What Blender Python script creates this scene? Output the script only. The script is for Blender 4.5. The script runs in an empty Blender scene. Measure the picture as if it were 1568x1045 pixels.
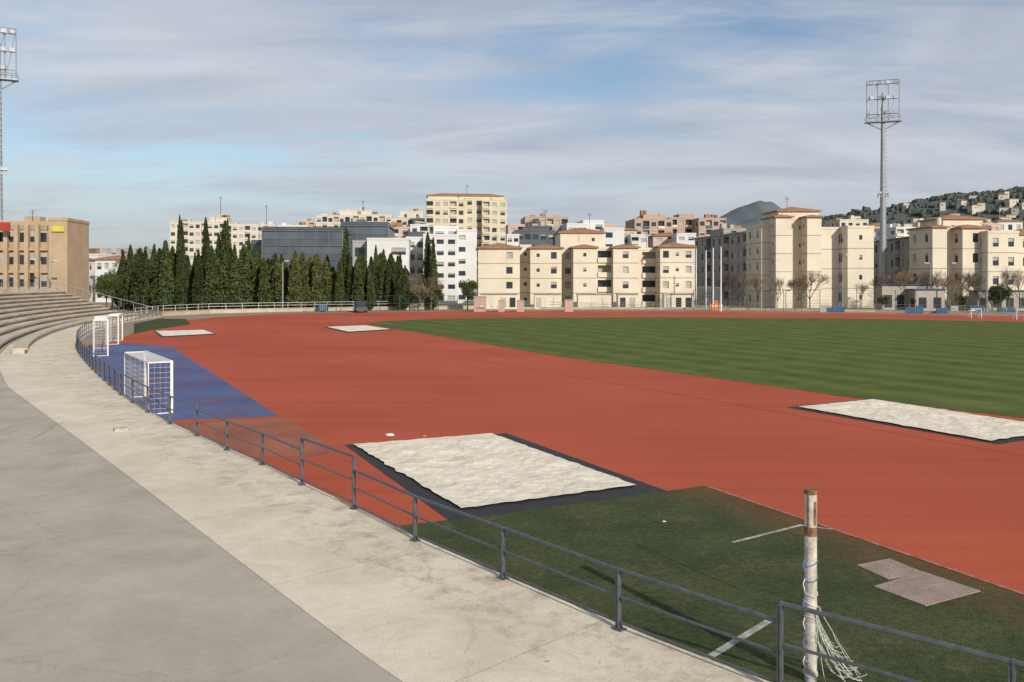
import bpy, math, random
from mathutils import Vector, noise, Quaternion
random.seed(7)
F=1300.0; H=5.2; YH=430.0; CX=784.0
T=0.15
def G(px,py,z=0.0):
    D=F*(H-z)/(py-YH); return ((px-CX)*D/F, D, z)
def ZT(y,D): return H+(YH-y)*D/F
def XT(px,D): return (px-CX)*D/F
scene=bpy.context.scene

# ---------------- materials ----------------
def mat(name,c1,c2=None,scale=3.0,rough=0.85,bump=0.0,bscale=None,spec=0.3,metal=0.0,detail=6,fine=0.0,coord='Object',rnd=0.0):
    m=bpy.data.materials.new(name); m.use_nodes=True
    nt=m.node_tree; N=nt.nodes; L=nt.links; b=N['Principled BSDF']
    b.inputs['Roughness'].default_value=rough
    b.inputs['Specular IOR Level'].default_value=spec
    b.inputs['Metallic'].default_value=metal
    if c2 is None: c2=tuple(x*0.85 for x in c1)
    tc=N.new('ShaderNodeTexCoord')
    n=N.new('ShaderNodeTexNoise'); n.inputs['Scale'].default_value=scale; n.inputs['Detail'].default_value=detail
    L.new(tc.outputs[coord],n.inputs['Vector'])
    r=N.new('ShaderNodeValToRGB'); r.color_ramp.elements[0].position=0.35; r.color_ramp.elements[1].position=0.65
    r.color_ramp.elements[0].color=(*c2,1); r.color_ramp.elements[1].color=(*c1,1)
    L.new(n.outputs['Fac'],r.inputs['Fac'])
    out=r.outputs['Color']
    if fine>0:
        n2=N.new('ShaderNodeTexNoise'); n2.inputs['Scale'].default_value=scale*14; n2.inputs['Detail'].default_value=4
        L.new(tc.outputs[coord],n2.inputs['Vector'])
        mr=N.new('ShaderNodeMapRange'); mr.inputs[1].default_value=0.3; mr.inputs[2].default_value=0.7
        mr.inputs[3].default_value=1-fine; mr.inputs[4].default_value=1+fine
        L.new(n2.outputs['Fac'],mr.inputs[0])
        vm=N.new('ShaderNodeVectorMath'); vm.operation='SCALE'
        L.new(out,vm.inputs[0]); L.new(mr.outputs[0],vm.inputs['Scale']); out=vm.outputs[0]
    if rnd>0:
        oi=N.new('ShaderNodeObjectInfo')
        mr=N.new('ShaderNodeMapRange'); mr.inputs[3].default_value=1-rnd; mr.inputs[4].default_value=1+rnd
        L.new(oi.outputs['Random'],mr.inputs[0])
        vm=N.new('ShaderNodeVectorMath'); vm.operation='SCALE'
        L.new(out,vm.inputs[0]); L.new(mr.outputs[0],vm.inputs['Scale']); out=vm.outputs[0]
    L.new(out,b.inputs['Base Color'])
    if bump>0:
        n3=N.new('ShaderNodeTexNoise'); n3.inputs['Scale'].default_value=bscale or scale*6; n3.inputs['Detail'].default_value=5
        L.new(tc.outputs[coord],n3.inputs['Vector'])
        bp=N.new('ShaderNodeBump'); bp.inputs['Strength'].default_value=bump; bp.inputs['Distance'].default_value=0.05
        L.new(n3.outputs['Fac'],bp.inputs['Height']); L.new(bp.outputs['Normal'],b.inputs['Normal'])
    return m

def nd(nt,t,**k):
    n=nt.nodes.new(t)
    for a,b in k.items(): setattr(n,a,b)
    return n

# ---------------- mesh builder ----------------
class MB:
    def __init__(s): s.v=[]; s.f=[]; s.m=[]; s.uv={}
    def face(s,pts,mi=0,uv=None):
        i=len(s.v); s.v+= [tuple(p) for p in pts]; s.f.append(tuple(range(i,i+len(pts)))); s.m.append(mi)
        if uv: s.uv[len(s.f)-1]=uv
    def box(s,cx,cy,z0,sx,sy,sz,ang=0,mi=0):
        c,sn=math.cos(ang),math.sin(ang)
        P=[]
        for z in (z0,z0+sz):
            for a,b in ((-1,-1),(1,-1),(1,1),(-1,1)):
                x=a*sx/2; y=b*sy/2
                P.append((cx+x*c-y*sn, cy+x*sn+y*c, z))
        i=len(s.v); s.v+=P
        for f in ((3,2,1,0),(4,5,6,7),(0,1,5,4),(1,2,6,5),(2,3,7,6),(3,0,4,7)):
            s.f.append(tuple(i+k for k in f)); s.m.append(mi)
    def cyl(s,p0,p1,r0,r1=None,n=8,mi=0,cap=True):
        if r1 is None: r1=r0
        p0=Vector(p0); p1=Vector(p1); d=p1-p0
        if d.length<1e-6: return
        d.normalize(); a=d.orthogonal().normalized(); b=d.cross(a)
        i=len(s.v)
        for k in range(n):
            t=2*math.pi*k/n; o=a*math.cos(t)+b*math.sin(t)
            s.v.append(tuple(p0+o*r0)); s.v.append(tuple(p1+o*r1))
        for k in range(n):
            j=(k+1)%n
            s.f.append((i+2*k,i+2*j,i+2*j+1,i+2*k+1)); s.m.append(mi)
        if cap:
            s.f.append(tuple(i+2*k for k in range(n))[::-1]); s.m.append(mi)
            s.f.append(tuple(i+2*k+1 for k in range(n))); s.m.append(mi)
    def path(s,pts,r,n=8,mi=0):
        for a,b in zip(pts[:-1],pts[1:]): s.cyl(a,b,r,r,n,mi)
    def facade(s,p0,u,W,z0,z1,wins,wall=0,dep=0.22):
        nx,ny=u[1],-u[0]
        us=sorted(set([0,W]+[w[0] for w in wins]+[w[2] for w in wins]))
        vs=sorted(set([z0,z1]+[w[1] for w in wins]+[w[3] for w in wins]))
        us=[x for x in us if -1e-6<=x<=W+1e-6]; vs=[x for x in vs if z0-1e-6<=x<=z1+1e-6]
        def pt(a,z,d=0): return (p0[0]+u[0]*a-nx*d, p0[1]+u[1]*a-ny*d, z)
        for j in range(len(vs)-1):
            vm=(vs[j]+vs[j+1])/2; run=None
            for i in range(len(us)-1):
                um=(us[i]+us[i+1])/2
                hit=any(w[0]<um<w[2] and w[1]<vm<w[3] for w in wins)
                if not hit and run is None: run=us[i]
                if hit and run is not None:
                    s.face([pt(run,vs[j]),pt(us[i],vs[j]),pt(us[i],vs[j+1]),pt(run,vs[j+1])],wall); run=None
            if run is not None:
                s.face([pt(run,vs[j]),pt(W,vs[j]),pt(W,vs[j+1]),pt(run,vs[j+1])],wall)
        for w in wins:
            a,b,c,d=w[0],w[1],w[2],w[3]; mi=w[4]; dd=w[5] if len(w)>5 else dep
            if mi==1 and len(w)<=5 and random.random()<.55:
                q=b+(d-b)*random.choice([.45,.6,.75])
                s.face([pt(a,b,dd),pt(c,b,dd),pt(c,q,dd),pt(a,q,dd)],1)
                s.face([pt(a,q,dd-.05),pt(c,q,dd-.05),pt(c,d,dd-.05),pt(a,d,dd-.05)],2)
            else:
                s.face([pt(a,b,dd),pt(c,b,dd),pt(c,d,dd),pt(a,d,dd)],mi)
            s.face([pt(a,b),pt(c,b),pt(c,b,dd),pt(a,b,dd)],wall)
            s.face([pt(a,d,dd),pt(c,d,dd),pt(c,d),pt(a,d)],wall)
            s.face([pt(a,b),pt(a,b,dd),pt(a,d,dd),pt(a,d)],wall)
            s.face([pt(c,b,dd),pt(c,b),pt(c,d),pt(c,d,dd)],wall)
            if len(w)>6 and w[6]:
                h=0.95; q=0.35
                s.face([pt(a,b,-q),pt(c,b,-q),pt(c,b+h,-q),pt(a,b+h,-q)],w[6])
                s.face([pt(a,b+h,-q),pt(c,b+h,-q),pt(c,b+h,-q+.1),pt(a,b+h,-q+.1)],w[6])
                s.face([pt(a,b,.0),pt(a,b,-q),pt(a,b+h,-q),pt(a,b+h,0)],w[6])
                s.face([pt(c,b,-q),pt(c,b,0),pt(c,b+h,0),pt(c,b+h,-q)],w[6])
                s.face([pt(a,b,.0),pt(c,b,0),pt(c,b,-q),pt(a,b,-q)],w[6])
    def build(s,name,mats,smooth=False,loc=None):
        me=bpy.data.meshes.new(name); me.from_pydata(s.v,[],s.f)
        for m in mats: me.materials.append(m)
        me.polygons.foreach_set('material_index',s.m)
        if smooth: me.polygons.foreach_set('use_smooth',[True]*len(s.f))
        if s.uv:
            uvl=me.uv_layers.new(name='UVMap')
            for fi,uv in s.uv.items():
                p=me.polygons[fi]
                for k,li in enumerate(p.loop_indices): uvl.data[li].uv=uv[k]
        me.update()
        o=bpy.data.objects.new(name,me); scene.collection.objects.link(o)
        if loc: o.location=loc
        return o

def poly(name,pts,z,m,grid=False):
    b=MB(); b.face([(p[0],p[1],z) for p in pts]); o=b.build(name,[m])
    if o.data.polygons[0].normal.z<0:
        o.data.flip_normals()
    return o

# ---------------- material set ----------------
M_ground=mat('ground_dirt',(.30,.24,.17),(.22,.18,.13),.05,.95,fine=.2)
def track_mat():
    m=mat('track_rubber',(.465,.098,.047),(.385,.075,.034),.07,.9,.25,60,.2,detail=8,fine=.0)
    nt=m.node_tree; b=nt.nodes['Principled BSDF']; src=b.inputs['Base Color'].links[0].from_socket
    tc=nd(nt,'ShaderNodeTexCoord'); n=nd(nt,'ShaderNodeTexNoise'); n.inputs['Scale'].default_value=25; n.inputs['Detail'].default_value=5
    nt.links.new(tc.outputs['Object'],n.inputs['Vector'])
    mp=nd(nt,'ShaderNodeMapping'); mp.inputs['Rotation'].default_value=(0,0,math.radians(62.8)); mp.inputs['Scale'].default_value=(.03,.9,1)
    nt.links.new(tc.outputs['Object'],mp.inputs['Vector'])
    n2=nd(nt,'ShaderNodeTexNoise'); n2.inputs['Scale'].default_value=1.2; n2.inputs['Detail'].default_value=6; n2.inputs['Roughness'].default_value=.65
    nt.links.new(mp.outputs[0],n2.inputs['Vector'])
    a=nd(nt,'ShaderNodeMath',operation='ADD'); nt.links.new(n.outputs['Fac'],a.inputs[0]); nt.links.new(n2.outputs['Fac'],a.inputs[1])
    mr=nd(nt,'ShaderNodeMapRange'); mr.inputs[1].default_value=.7; mr.inputs[2].default_value=1.3; mr.inputs[3].default_value=.84; mr.inputs[4].default_value=1.13
    nt.links.new(a.outputs[0],mr.inputs[0])
    v=nd(nt,'ShaderNodeVectorMath',operation='SCALE'); nt.links.new(src,v.inputs[0]); nt.links.new(mr.outputs[0],v.inputs['Scale'])
    nt.links.new(v.outputs[0],b.inputs['Base Color'])
    return m
M_track=track_mat()
def grass_mat():
    m=bpy.data.materials.new('pitch_grass'); m.use_nodes=True; nt=m.node_tree; L=nt.links; b=nt.nodes['Principled BSDF']
    b.inputs['Roughness'].default_value=.9; b.inputs['Specular IOR Level'].default_value=.1
    tc=nd(nt,'ShaderNodeTexCoord'); sp=nd(nt,'ShaderNodeSeparateXYZ'); L.new(tc.outputs['Object'],sp.inputs[0])
    mx=nd(nt,'ShaderNodeMath',operation='MULTIPLY'); mx.inputs[1].default_value=.889; L.new(sp.outputs[0],mx.inputs[0])
    my=nd(nt,'ShaderNodeMath',operation='MULTIPLY_ADD'); my.inputs[1].default_value=.457; L.new(sp.outputs[1],my.inputs[0]); L.new(mx.outputs[0],my.inputs[2])
    nw=nd(nt,'ShaderNodeTexNoise'); nw.inputs['Scale'].default_value=.15; nw.inputs['Detail'].default_value=5; L.new(tc.outputs['Object'],nw.inputs['Vector'])
    wa=nd(nt,'ShaderNodeMath',operation='MULTIPLY_ADD'); wa.inputs[1].default_value=2.4; L.new(nw.outputs['Fac'],wa.inputs[0]); L.new(my.outputs[0],wa.inputs[2])
    s=nd(nt,'ShaderNodeMath',operation='MULTIPLY'); s.inputs[1].default_value=2*math.pi/3.4; L.new(wa.outputs[0],s.inputs[0])
    si=nd(nt,'ShaderNodeMath',operation='SINE'); L.new(s.outputs[0],si.inputs[0])
    mr=nd(nt,'ShaderNodeMapRange'); mr.inputs[1].default_value=-.8; mr.inputs[2].default_value=.8; mr.inputs[3].default_value=0.31; mr.inputs[4].default_value=.69; L.new(si.outputs[0],mr.inputs[0])
    n=nd(nt,'ShaderNodeTexNoise'); n.inputs['Scale'].default_value=.35; n.inputs['Detail'].default_value=10; n.inputs['Roughness'].default_value=.75; L.new(tc.outputs['Object'],n.inputs['Vector'])
    a=nd(nt,'ShaderNodeMath',operation='MULTIPLY_ADD'); a.inputs[1].default_value=2.8; L.new(n.outputs['Fac'],a.inputs[0]); L.new(mr.outputs[0],a.inputs[2])
    sub=nd(nt,'ShaderNodeMath',operation='SUBTRACT'); sub.inputs[1].default_value=1.4; L.new(a.outputs[0],sub.inputs[0])
    r=nd(nt,'ShaderNodeValToRGB'); r.color_ramp.elements[0].color=(.056,.084,.018,1); r.color_ramp.elements[1].color=(.130,.150,.036,1)
    L.new(sub.outputs[0],r.inputs[0]); L.new(r.outputs[0],b.inputs['Base Color'])
    n3=nd(nt,'ShaderNodeTexNoise'); n3.inputs['Scale'].default_value=12; L.new(tc.outputs['Object'],n3.inputs['Vector'])
    bp=nd(nt,'ShaderNodeBump'); bp.inputs['Strength'].default_value=.6; L.new(n3.outputs['Fac'],bp.inputs['Height']); L.new(bp.outputs[0],b.inputs['Normal'])
    return m
M_grass=grass_mat()
def turf_mat():
    m=mat('artificial_turf',(.082,.092,.038),(.046,.062,.026),.6,.95,.6,40,.1,detail=10,fine=.28)
    nt=m.node_tree; L=nt.links; b=nt.nodes['Principled BSDF']; src=b.inputs['Base Color'].links[0].from_socket
    tc=nd(nt,'ShaderNodeTexCoord'); sp=nd(nt,'ShaderNodeSeparateXYZ'); L.new(tc.outputs['Object'],sp.inputs[0])
    mx=nd(nt,'ShaderNodeMath',operation='MULTIPLY'); mx.inputs[1].default_value=.895; L.new(sp.outputs[0],mx.inputs[0])
    my=nd(nt,'ShaderNodeMath',operation='MULTIPLY_ADD'); my.inputs[1].default_value=.446; L.new(sp.outputs[1],my.inputs[0]); L.new(mx.outputs[0],my.inputs[2])
    n=nd(nt,'ShaderNodeTexNoise'); n.inputs['Scale'].default_value=.8; n.inputs['Detail'].default_value=8; L.new(tc.outputs['Object'],n.inputs['Vector'])
    a=nd(nt,'ShaderNodeMath',operation='MULTIPLY_ADD'); a.inputs[1].default_value=3.0; L.new(n.outputs['Fac'],a.inputs[0]); L.new(my.outputs[0],a.inputs[2])
    mr=nd(nt,'ShaderNodeMapRange'); mr.inputs[1].default_value=13.6; mr.inputs[2].default_value=15.8; mr.inputs[3].default_value=0; mr.inputs[4].default_value=.75; L.new(a.outputs[0],mr.inputs[0])
    mix=nd(nt,'ShaderNodeMix',data_type='RGBA'); L.new(mr.outputs[0],mix.inputs[0]); L.new(src,mix.inputs[6]); mix.inputs[7].default_value=(.17,.075,.038,1)
    n4=nd(nt,'ShaderNodeTexNoise'); n4.inputs['Scale'].default_value=1.7; n4.inputs['Detail'].default_value=10; n4.inputs['Roughness'].default_value=.7; L.new(tc.outputs['Object'],n4.inputs['Vector'])
    m4=nd(nt,'ShaderNodeMapRange'); m4.inputs[1].default_value=.56; m4.inputs[2].default_value=.72; m4.inputs[4].default_value=.6; L.new(n4.outputs['Fac'],m4.inputs[0])
    mix2=nd(nt,'ShaderNodeMix',data_type='RGBA'); L.new(m4.outputs[0],mix2.inputs[0]); L.new(mix.outputs[2],mix2.inputs[6]); mix2.inputs[7].default_value=(.17,.14,.08,1)
    L.new(mix2.outputs[2],b.inputs['Base Color'])
    return m
M_turf=turf_mat()
def blue_mat():
    m=mat('blue_court',(.095,.135,.29),(.060,.080,.19),.22,.7,.1,30,.3,detail=7,fine=.12)
    nt=m.node_tree; L=nt.links; b=nt.nodes['Principled BSDF']; src=b.inputs['Base Color'].links[0].from_socket
    tc=nd(nt,'ShaderNodeTexCoord')
    n4=nd(nt,'ShaderNodeTexNoise'); n4.inputs['Scale'].default_value=.33; n4.inputs['Detail'].default_value=9; n4.inputs['Roughness'].default_value=.65; L.new(tc.outputs['Object'],n4.inputs['Vector'])
    m4=nd(nt,'ShaderNodeMapRange'); m4.inputs[1].default_value=.46; m4.inputs[2].default_value=.62; m4.inputs[4].default_value=.75; L.new(n4.outputs['Fac'],m4.inputs[0])
    mix2=nd(nt,'ShaderNodeMix',data_type='RGBA'); L.new(m4.outputs[0],mix2.inputs[0]); L.new(src,mix2.inputs[6]); mix2.inputs[7].default_value=(.15,.085,.12,1)
    L.new(mix2.outputs[2],b.inputs['Base Color']); return m
M_blue=blue_mat()
M_sand=mat('pit_sand',(.80,.72,.58),(.68,.60,.47),1.2,.95,.9,5,.1,detail=9,fine=.07)
M_black=mat('rubber_border',(.035,.035,.037),(.025,.025,.025),3,.7,fine=.3)
M_white=mat('white_paint',(.78,.77,.73),(.68,.66,.62),6,.5,fine=.06)
M_wpost=mat('weathered_white_paint',(.66,.64,.58),(.40,.35,.29),5,.6,.3,20,detail=12,fine=.15)
M_mark=mat('worn_white_line',(.50,.48,.42),(.16,.17,.12),4,.8,detail=10,fine=.3)
M_slab=mat('slab_concrete',(.36,.27,.22),(.26,.19,.15),2,.9,.3,fine=.15)
M_steel=mat('rail_grey_steel',(.125,.14,.15),(.085,.095,.105),8,.42,spec=.5,metal=.3,fine=.12)
M_mast=mat('galvanised_steel',(.33,.35,.36),(.25,.27,.28),2,.5,spec=.5,metal=.3,fine=.05)
M_net=mat('net_cord',(.62,.62,.60),(.5,.5,.48),4,.8)
M_bnet=mat('blue_twine',(.10,.22,.42),(.08,.16,.3),4,.8)
M_rust=mat('rusty_cap',(.28,.15,.07),(.10,.065,.04),14,.8,fine=.2)
M_dark=mat('dark_joint',(.035,.03,.025),(.03,.03,.025),4,.9)

def concrete(name,ca,cb,stain,joints,band=False):
    m=bpy.data.materials.new(name); m.use_nodes=True; nt=m.node_tree; L=nt.links; b=nt.nodes['Principled BSDF']
    b.inputs['Roughness'].default_value=.9; b.inputs['Specular IOR Level'].default_value=.2
    tc=nd(nt,'ShaderNodeTexCoord')
    n=nd(nt,'ShaderNodeTexNoise'); n.inputs['Scale'].default_value=.45; n.inputs['Detail'].default_value=10; n.inputs['Roughness'].default_value=.62; n.inputs['Distortion'].default_value=.6; L.new(tc.outputs['Object'],n.inputs['Vector'])
    r=nd(nt,'ShaderNodeValToRGB'); r.color_ramp.elements[0].position=.36; r.color_ramp.elements[1].position=.62
    r.color_ramp.elements[0].color=(*cb,1); r.color_ramp.elements[1].color=(*ca,1); L.new(n.outputs['Fac'],r.inputs[0])
    n2=nd(nt,'ShaderNodeTexNoise'); n2.inputs['Scale'].default_value=2.2; n2.inputs['Detail'].default_value=12; n2.inputs['Roughness'].default_value=.75; L.new(tc.outputs['Object'],n2.inputs['Vector'])
    r2=nd(nt,'ShaderNodeMapRange'); r2.inputs[1].default_value=.48; r2.inputs[2].default_value=.70; r2.inputs[4].default_value=stain; L.new(n2.outputs['Fac'],r2.inputs[0])
    fac=r2.outputs[0]
    su=nd(nt,'ShaderNodeSeparateXYZ'); L.new(tc.outputs['UV'],su.inputs[0])
    if band:
        nb=nd(nt,'ShaderNodeTexNoise'); nb.inputs['Scale'].default_value=1.4; nb.inputs['Detail'].default_value=8; L.new(tc.outputs['Object'],nb.inputs['Vector'])
        av=nd(nt,'ShaderNodeMath',operation='ADD'); L.new(su.outputs[1],av.inputs[0]); L.new(nb.outputs['Fac'],av.inputs[1])
        mb=nd(nt,'ShaderNodeMapRange'); mb.inputs[1].default_value=1.9; mb.inputs[2].default_value=2.3; mb.inputs[3].default_value=.15; mb.inputs[4].default_value=1.3; L.new(av.outputs[0],mb.inputs[0])
        mm=nd(nt,'ShaderNodeMath',operation='MULTIPLY',use_clamp=True); L.new(mb.outputs[0],mm.inputs[0]); L.new(fac,mm.inputs[1]); fac=mm.outputs[0]
    mix=nd(nt,'ShaderNodeMix',data_type='RGBA'); L.new(fac,mix.inputs[0]); L.new(r.outputs[0],mix.inputs[6]); mix.inputs[7].default_value=(.34,.265,.17,1)
    n3=nd(nt,'ShaderNodeTexNoise'); n3.inputs['Scale'].default_value=34; n3.inputs['Detail'].default_value=5; n3.inputs['Roughness'].default_value=.7; L.new(tc.outputs['Object'],n3.inputs['Vector'])
    r3=nd(nt,'ShaderNodeMapRange'); r3.inputs[1].default_value=.3; r3.inputs[2].default_value=.7; r3.inputs[3].default_value=.82 if band else .92; r3.inputs[4].default_value=1.14 if band else 1.07; L.new(n3.outputs['Fac'],r3.inputs[0])
    v=nd(nt,'ShaderNodeVectorMath',operation='SCALE'); L.new(mix.outputs[2],v.inputs[0]); L.new(r3.outputs[0],v.inputs['Scale'])
    out=v.outputs[0]
    n5=nd(nt,'ShaderNodeTexNoise'); n5.inputs['Scale'].default_value=.9; n5.inputs['Detail'].default_value=14; n5.inputs['Roughness'].default_value=.8; n5.inputs['Distortion'].default_value=1.2; L.new(tc.outputs['Object'],n5.inputs['Vector'])
    r5=nd(nt,'ShaderNodeMapRange'); r5.inputs[1].default_value=.3; r5.inputs[2].default_value=.7; r5.inputs[3].default_value=.88; r5.inputs[4].default_value=1.10; L.new(n5.outputs['Fac'],r5.inputs[0])
    v5=nd(nt,'ShaderNodeVectorMath',operation='SCALE'); L.new(out,v5.inputs[0]); L.new(r5.outputs[0],v5.inputs['Scale']); out=v5.outputs[0]
    vc=nd(nt,'ShaderNodeTexVoronoi',feature='DISTANCE_TO_EDGE'); vc.inputs['Scale'].default_value=.22
    dv=nd(nt,'ShaderNodeVectorMath',operation='MULTIPLY_ADD'); L.new(n5.outputs['Color'],dv.inputs[0]); dv.inputs[1].default_value=(.9,.9,.0); L.new(tc.outputs['Object'],dv.inputs[2]); L.new(dv.outputs[0],vc.inputs['Vector'])
    rcx=nd(nt,'ShaderNodeMapRange'); rcx.inputs[1].default_value=.0008; rcx.inputs[2].default_value=.0026; rcx.inputs[3].default_value=.76; rcx.inputs[4].default_value=1; L.new(vc.outputs['Distance'],rcx.inputs[0])
    vv0=nd(nt,'ShaderNodeVectorMath',operation='SCALE'); L.new(out,vv0.inputs[0]); L.new(rcx.outputs[0],vv0.inputs['Scale']); out=vv0.outputs[0]
    if joints:
        for idx,(sock,per,w) in enumerate(((0,joints[0],.010),(1,joints[1],.010))):
            ad=nd(nt,'ShaderNodeMath',operation='MULTIPLY_ADD'); ad.inputs[1].default_value=.04; L.new(n2.outputs['Fac'],ad.inputs[0]); L.new(su.outputs[sock],ad.inputs[2])
            pp=nd(nt,'ShaderNodeMath',operation='PINGPONG'); pp.inputs[1].default_value=per/2; L.new(ad.outputs[0],pp.inputs[0])
            rr=nd(nt,'ShaderNodeMapRange'); rr.inputs[1].default_value=w*.3; rr.inputs[2].default_value=w*1.6; rr.inputs[3].default_value=.68; rr.inputs[4].default_value=1; L.new(pp.outputs[0],rr.inputs[0])
            vv=nd(nt,'ShaderNodeVectorMath',operation='SCALE'); L.new(out,vv.inputs[0]); L.new(rr.outputs[0],vv.inputs['Scale']); out=vv.outputs[0]
    L.new(out,b.inputs['Base Color'])
    bp=nd(nt,'ShaderNodeBump'); bp.inputs['Strength'].default_value=.55 if band else .2; bp.inputs['Distance'].default_value=.03; L.new(n2.outputs['Fac'],bp.inputs['Height']); L.new(bp.outputs[0],b.inputs['Normal'])
    return m
M_conc=concrete('weathered_concrete',(.74,.64,.50),(.64,.55,.42),.62,(4.6,30.0),True)
M_floor=concrete('smooth_concrete_floor',(.46,.41,.33),(.39,.345,.28),.10,(13.0,60.0))
M_bleach=concrete('bleacher_concrete',(.62,.54,.43),(.44,.38,.30),.5,None)

# ---------------- ground surfaces ----------------
poly('ground',[(-4000,-60),(4000,-60),(4000,6000),(-4000,6000)],0,M_ground)
trk=[G(175,522)[:2],G(215,506)[:2],G(283,491)[:2],G(330,486)[:2],G(420,481)[:2],G(560,479)[:2],G(730,476.5)[:2],G(1000,477)[:2],G(1300,480)[:2],G(1568,485)[:2],(120,128),(110,70),(60,10),(34,-4),(-6,-4),(-9,18),(-24,42),(-33,56)]
poly('running_track',trk,.004,M_track)
gr=[G(560,496)[:2],G(585,492.5)[:2],G(640,489.5)[:2],G(760,487)[:2],G(1000,486)[:2],G(1300,488)[:2],G(1568,493)[:2],(115,112),(100,70),(60,16),G(1568,641)[:2],G(1300,608)[:2],G(850,545)[:2],G(650,511)[:2],G(590,502)[:2]]
poly('football_pitch_grass',gr,.010,M_grass)
b=MB(); E=[Vector(G(*p)[:2]) for p in ((590,502),(650,511),(850,545),(1300,608),(1568,641))]
for A_,C_ in zip(E[:-1],E[1:]):
    L_=(C_-A_).length
    for k in range(int(L_*9)):
        p=A_.lerp(C_,random.random()); p=p+Vector((-.889,-.457))*random.uniform(-.1,.12); s=random.uniform(.04,.12)
        a_=random.random()*6.28
        b.face([(p.x+math.cos(a_+q)*s*random.uniform(.5,1.2),p.y+math.sin(a_+q)*s*random.uniform(.5,1.2),.014+.00001*k) for q in(0,1.2,2.5,3.8,5)])
b.build('grass_edge_tufts',[M_grass])
poly('artificial_turf',[G(560,812)[:2],G(690,797)[:2],G(1020,753)[:2],G(1078,745)[:2],G(1568,914)[:2],(15,1),(16,-3),(-4,-3),(-6,12)],.012,M_turf)
poly('blue_court',[G(150,529)[:2],G(200,526)[:2],G(262,531)[:2],G(426,637)[:2],G(350,641)[:2],G(285,643)[:2],(-17.5,31),(-33.5,58)],.008,M_blue)
poly('grass_verge',[G(205,496)[:2],G(245,488)[:2],G(285,489)[:2],G(292,497)[:2],G(232,506)[:2],G(205,512)[:2]],.008,M_turf)
M_brownrub=mat('worn_rubber',(.36,.115,.06),(.24,.085,.05),.5,.9,detail=9,fine=.15)
poly('worn_track_patch',[G(350,643)[:2],G(432,639)[:2],G(470,660)[:2],G(520,692)[:2],G(470,700)[:2],(-10.5,25),(-15.5,29.5)],.0085,M_brownrub)

def pit(name,s,bd,z=.014):
    b=MB()
    b.face([(p[0],p[1],z) for p in bd],1)
    A,B,C,Dd=[Vector((p[0],p[1],0)) for p in s]
    n=90; vs=[]
    for j in range(n+1):
        for i in range(n+1):
            u=i/n; v=j/n
            p=(A*(1-u)+B*u)*(1-v)+(Dd*(1-u)+C*u)*v
            e=min(u,1-u,v,1-v)
            hgt=.03+ (noise.noise(p*1.3)*.05+noise.noise(p*3.5)*.03+noise.noise(p*8)*.018)*min(1,e*12+.1)
            if e<=0:
                c=(A+C)/2; p=p+(p-c).normalized()*noise.noise(p*2.5)*.10
            vs.append((p.x,p.y,z+.012+max(0,hgt)))
    o=len(b.v); b.v+=vs
    for j in range(n):
        for i in range(n):
            k=o+j*(n+1)+i; b.f.append((k,k+n+1,k+n+2,k+1)); b.m.append(0)
    ob=b.build(name,[M_sand,M_black])
    for p in ob.data.polygons:
        if p.material_index==0: p.use_smooth=True
    return ob
g2=lambda *a:[G(x,y)[:2] for x,y in a]
pit('long_jump_pit',g2((541,683),(752,666),(975,746),(706,782)),g2((528,682),(775,664),(1022,753),(688,798)))
S=[(11.7,34.7),(15.7,36.9),(19.4,29.5),(15.4,27.3)]
pit('long_jump_pit',S,[(11.25,34.75),(11.6,35.0),(15.8,37.3),(19.9,29.4),(15.4,26.9)])
pit('long_jump_pit',g2((238,508),(312,506),(328,512),(250,516)),g2((234,507.5),(314,505.2),(332,512.6),(247,517)))
pit('long_jump_pit',g2((500,501.5),(560,499),(598,505),(534,509)),g2((494,501.5),(562,498),(605,505.5),(532,510)))
def strip(name,p,q,w,z,m):
    p=Vector(p[:2]); q=Vector(q[:2]); d=(q-p).normalized(); n=Vector((-d.y,d.x))*w/2
    return poly(name,[p-n,q-n,q+n,p+n],z,m)
M_seam=mat('track_seam',(.20,.06,.04),(.16,.05,.03),5,.9)
M_kerb=mat('track_kerb',(.42,.22,.16),(.26,.09,.06),6,.9,fine=.3)
strip('track_seam',G(690,545),G(1070,610),.05,.0085,M_seam)
strip('track_seam',G(1070,610),G(1640,712),.035,.009,M_seam)
strip('track_edge_kerb',G(1078,744),(13.5,3.6),.09,.017,M_kerb)
strip('turf_line',G(1122,832),G(1228,805),.09,.017,M_mark)
strip('turf_line',G(1228,806),G(1275,812),.06,.0175,M_mark)
strip('turf_line',G(1075,1015),G(1183,949),.12,.017,M_mark)
strip('track_line',G(508,494),G(545,494.5),.25,.009,M_mark)
strip('turf_seam',G(975,835),G(1135,905),.02,.0165,M_dark)
b=MB()
for i in range(90):
    t=random.random(); p=Vector(G(1078,744)[:2]).lerp(Vector((13.5,3.6)),t); s=random.uniform(.02,.04)
    b.box(p.x+random.uniform(-.06,.06),p.y+random.uniform(-.06,.06),.013,s,s*1.5,.008,random.random()*3)
b.build('kerb_paint_flakes',[M_kerb])
def slab(name,pts,z):
    b=MB(); 
    P=[Vector(G(*p)) for p in pts]
    top=[(p.x,p.y,z) for p in P]; 
    b.face(top[::-1])
    for i in range(len(P)):
        j=(i+1)%len(P); b.face([(P[i].x,P[i].y,.012),(P[j].x,P[j].y,.012),top[j],top[i]])
    b.build(name,[M_slab])
slab('concrete_slab',[(1312,867),(1362,857),(1414,878),(1360,889)],.022)
slab('concrete_slab',[(1338,900),(1412,877),(1502,907),(1417,930)],.026)

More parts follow.
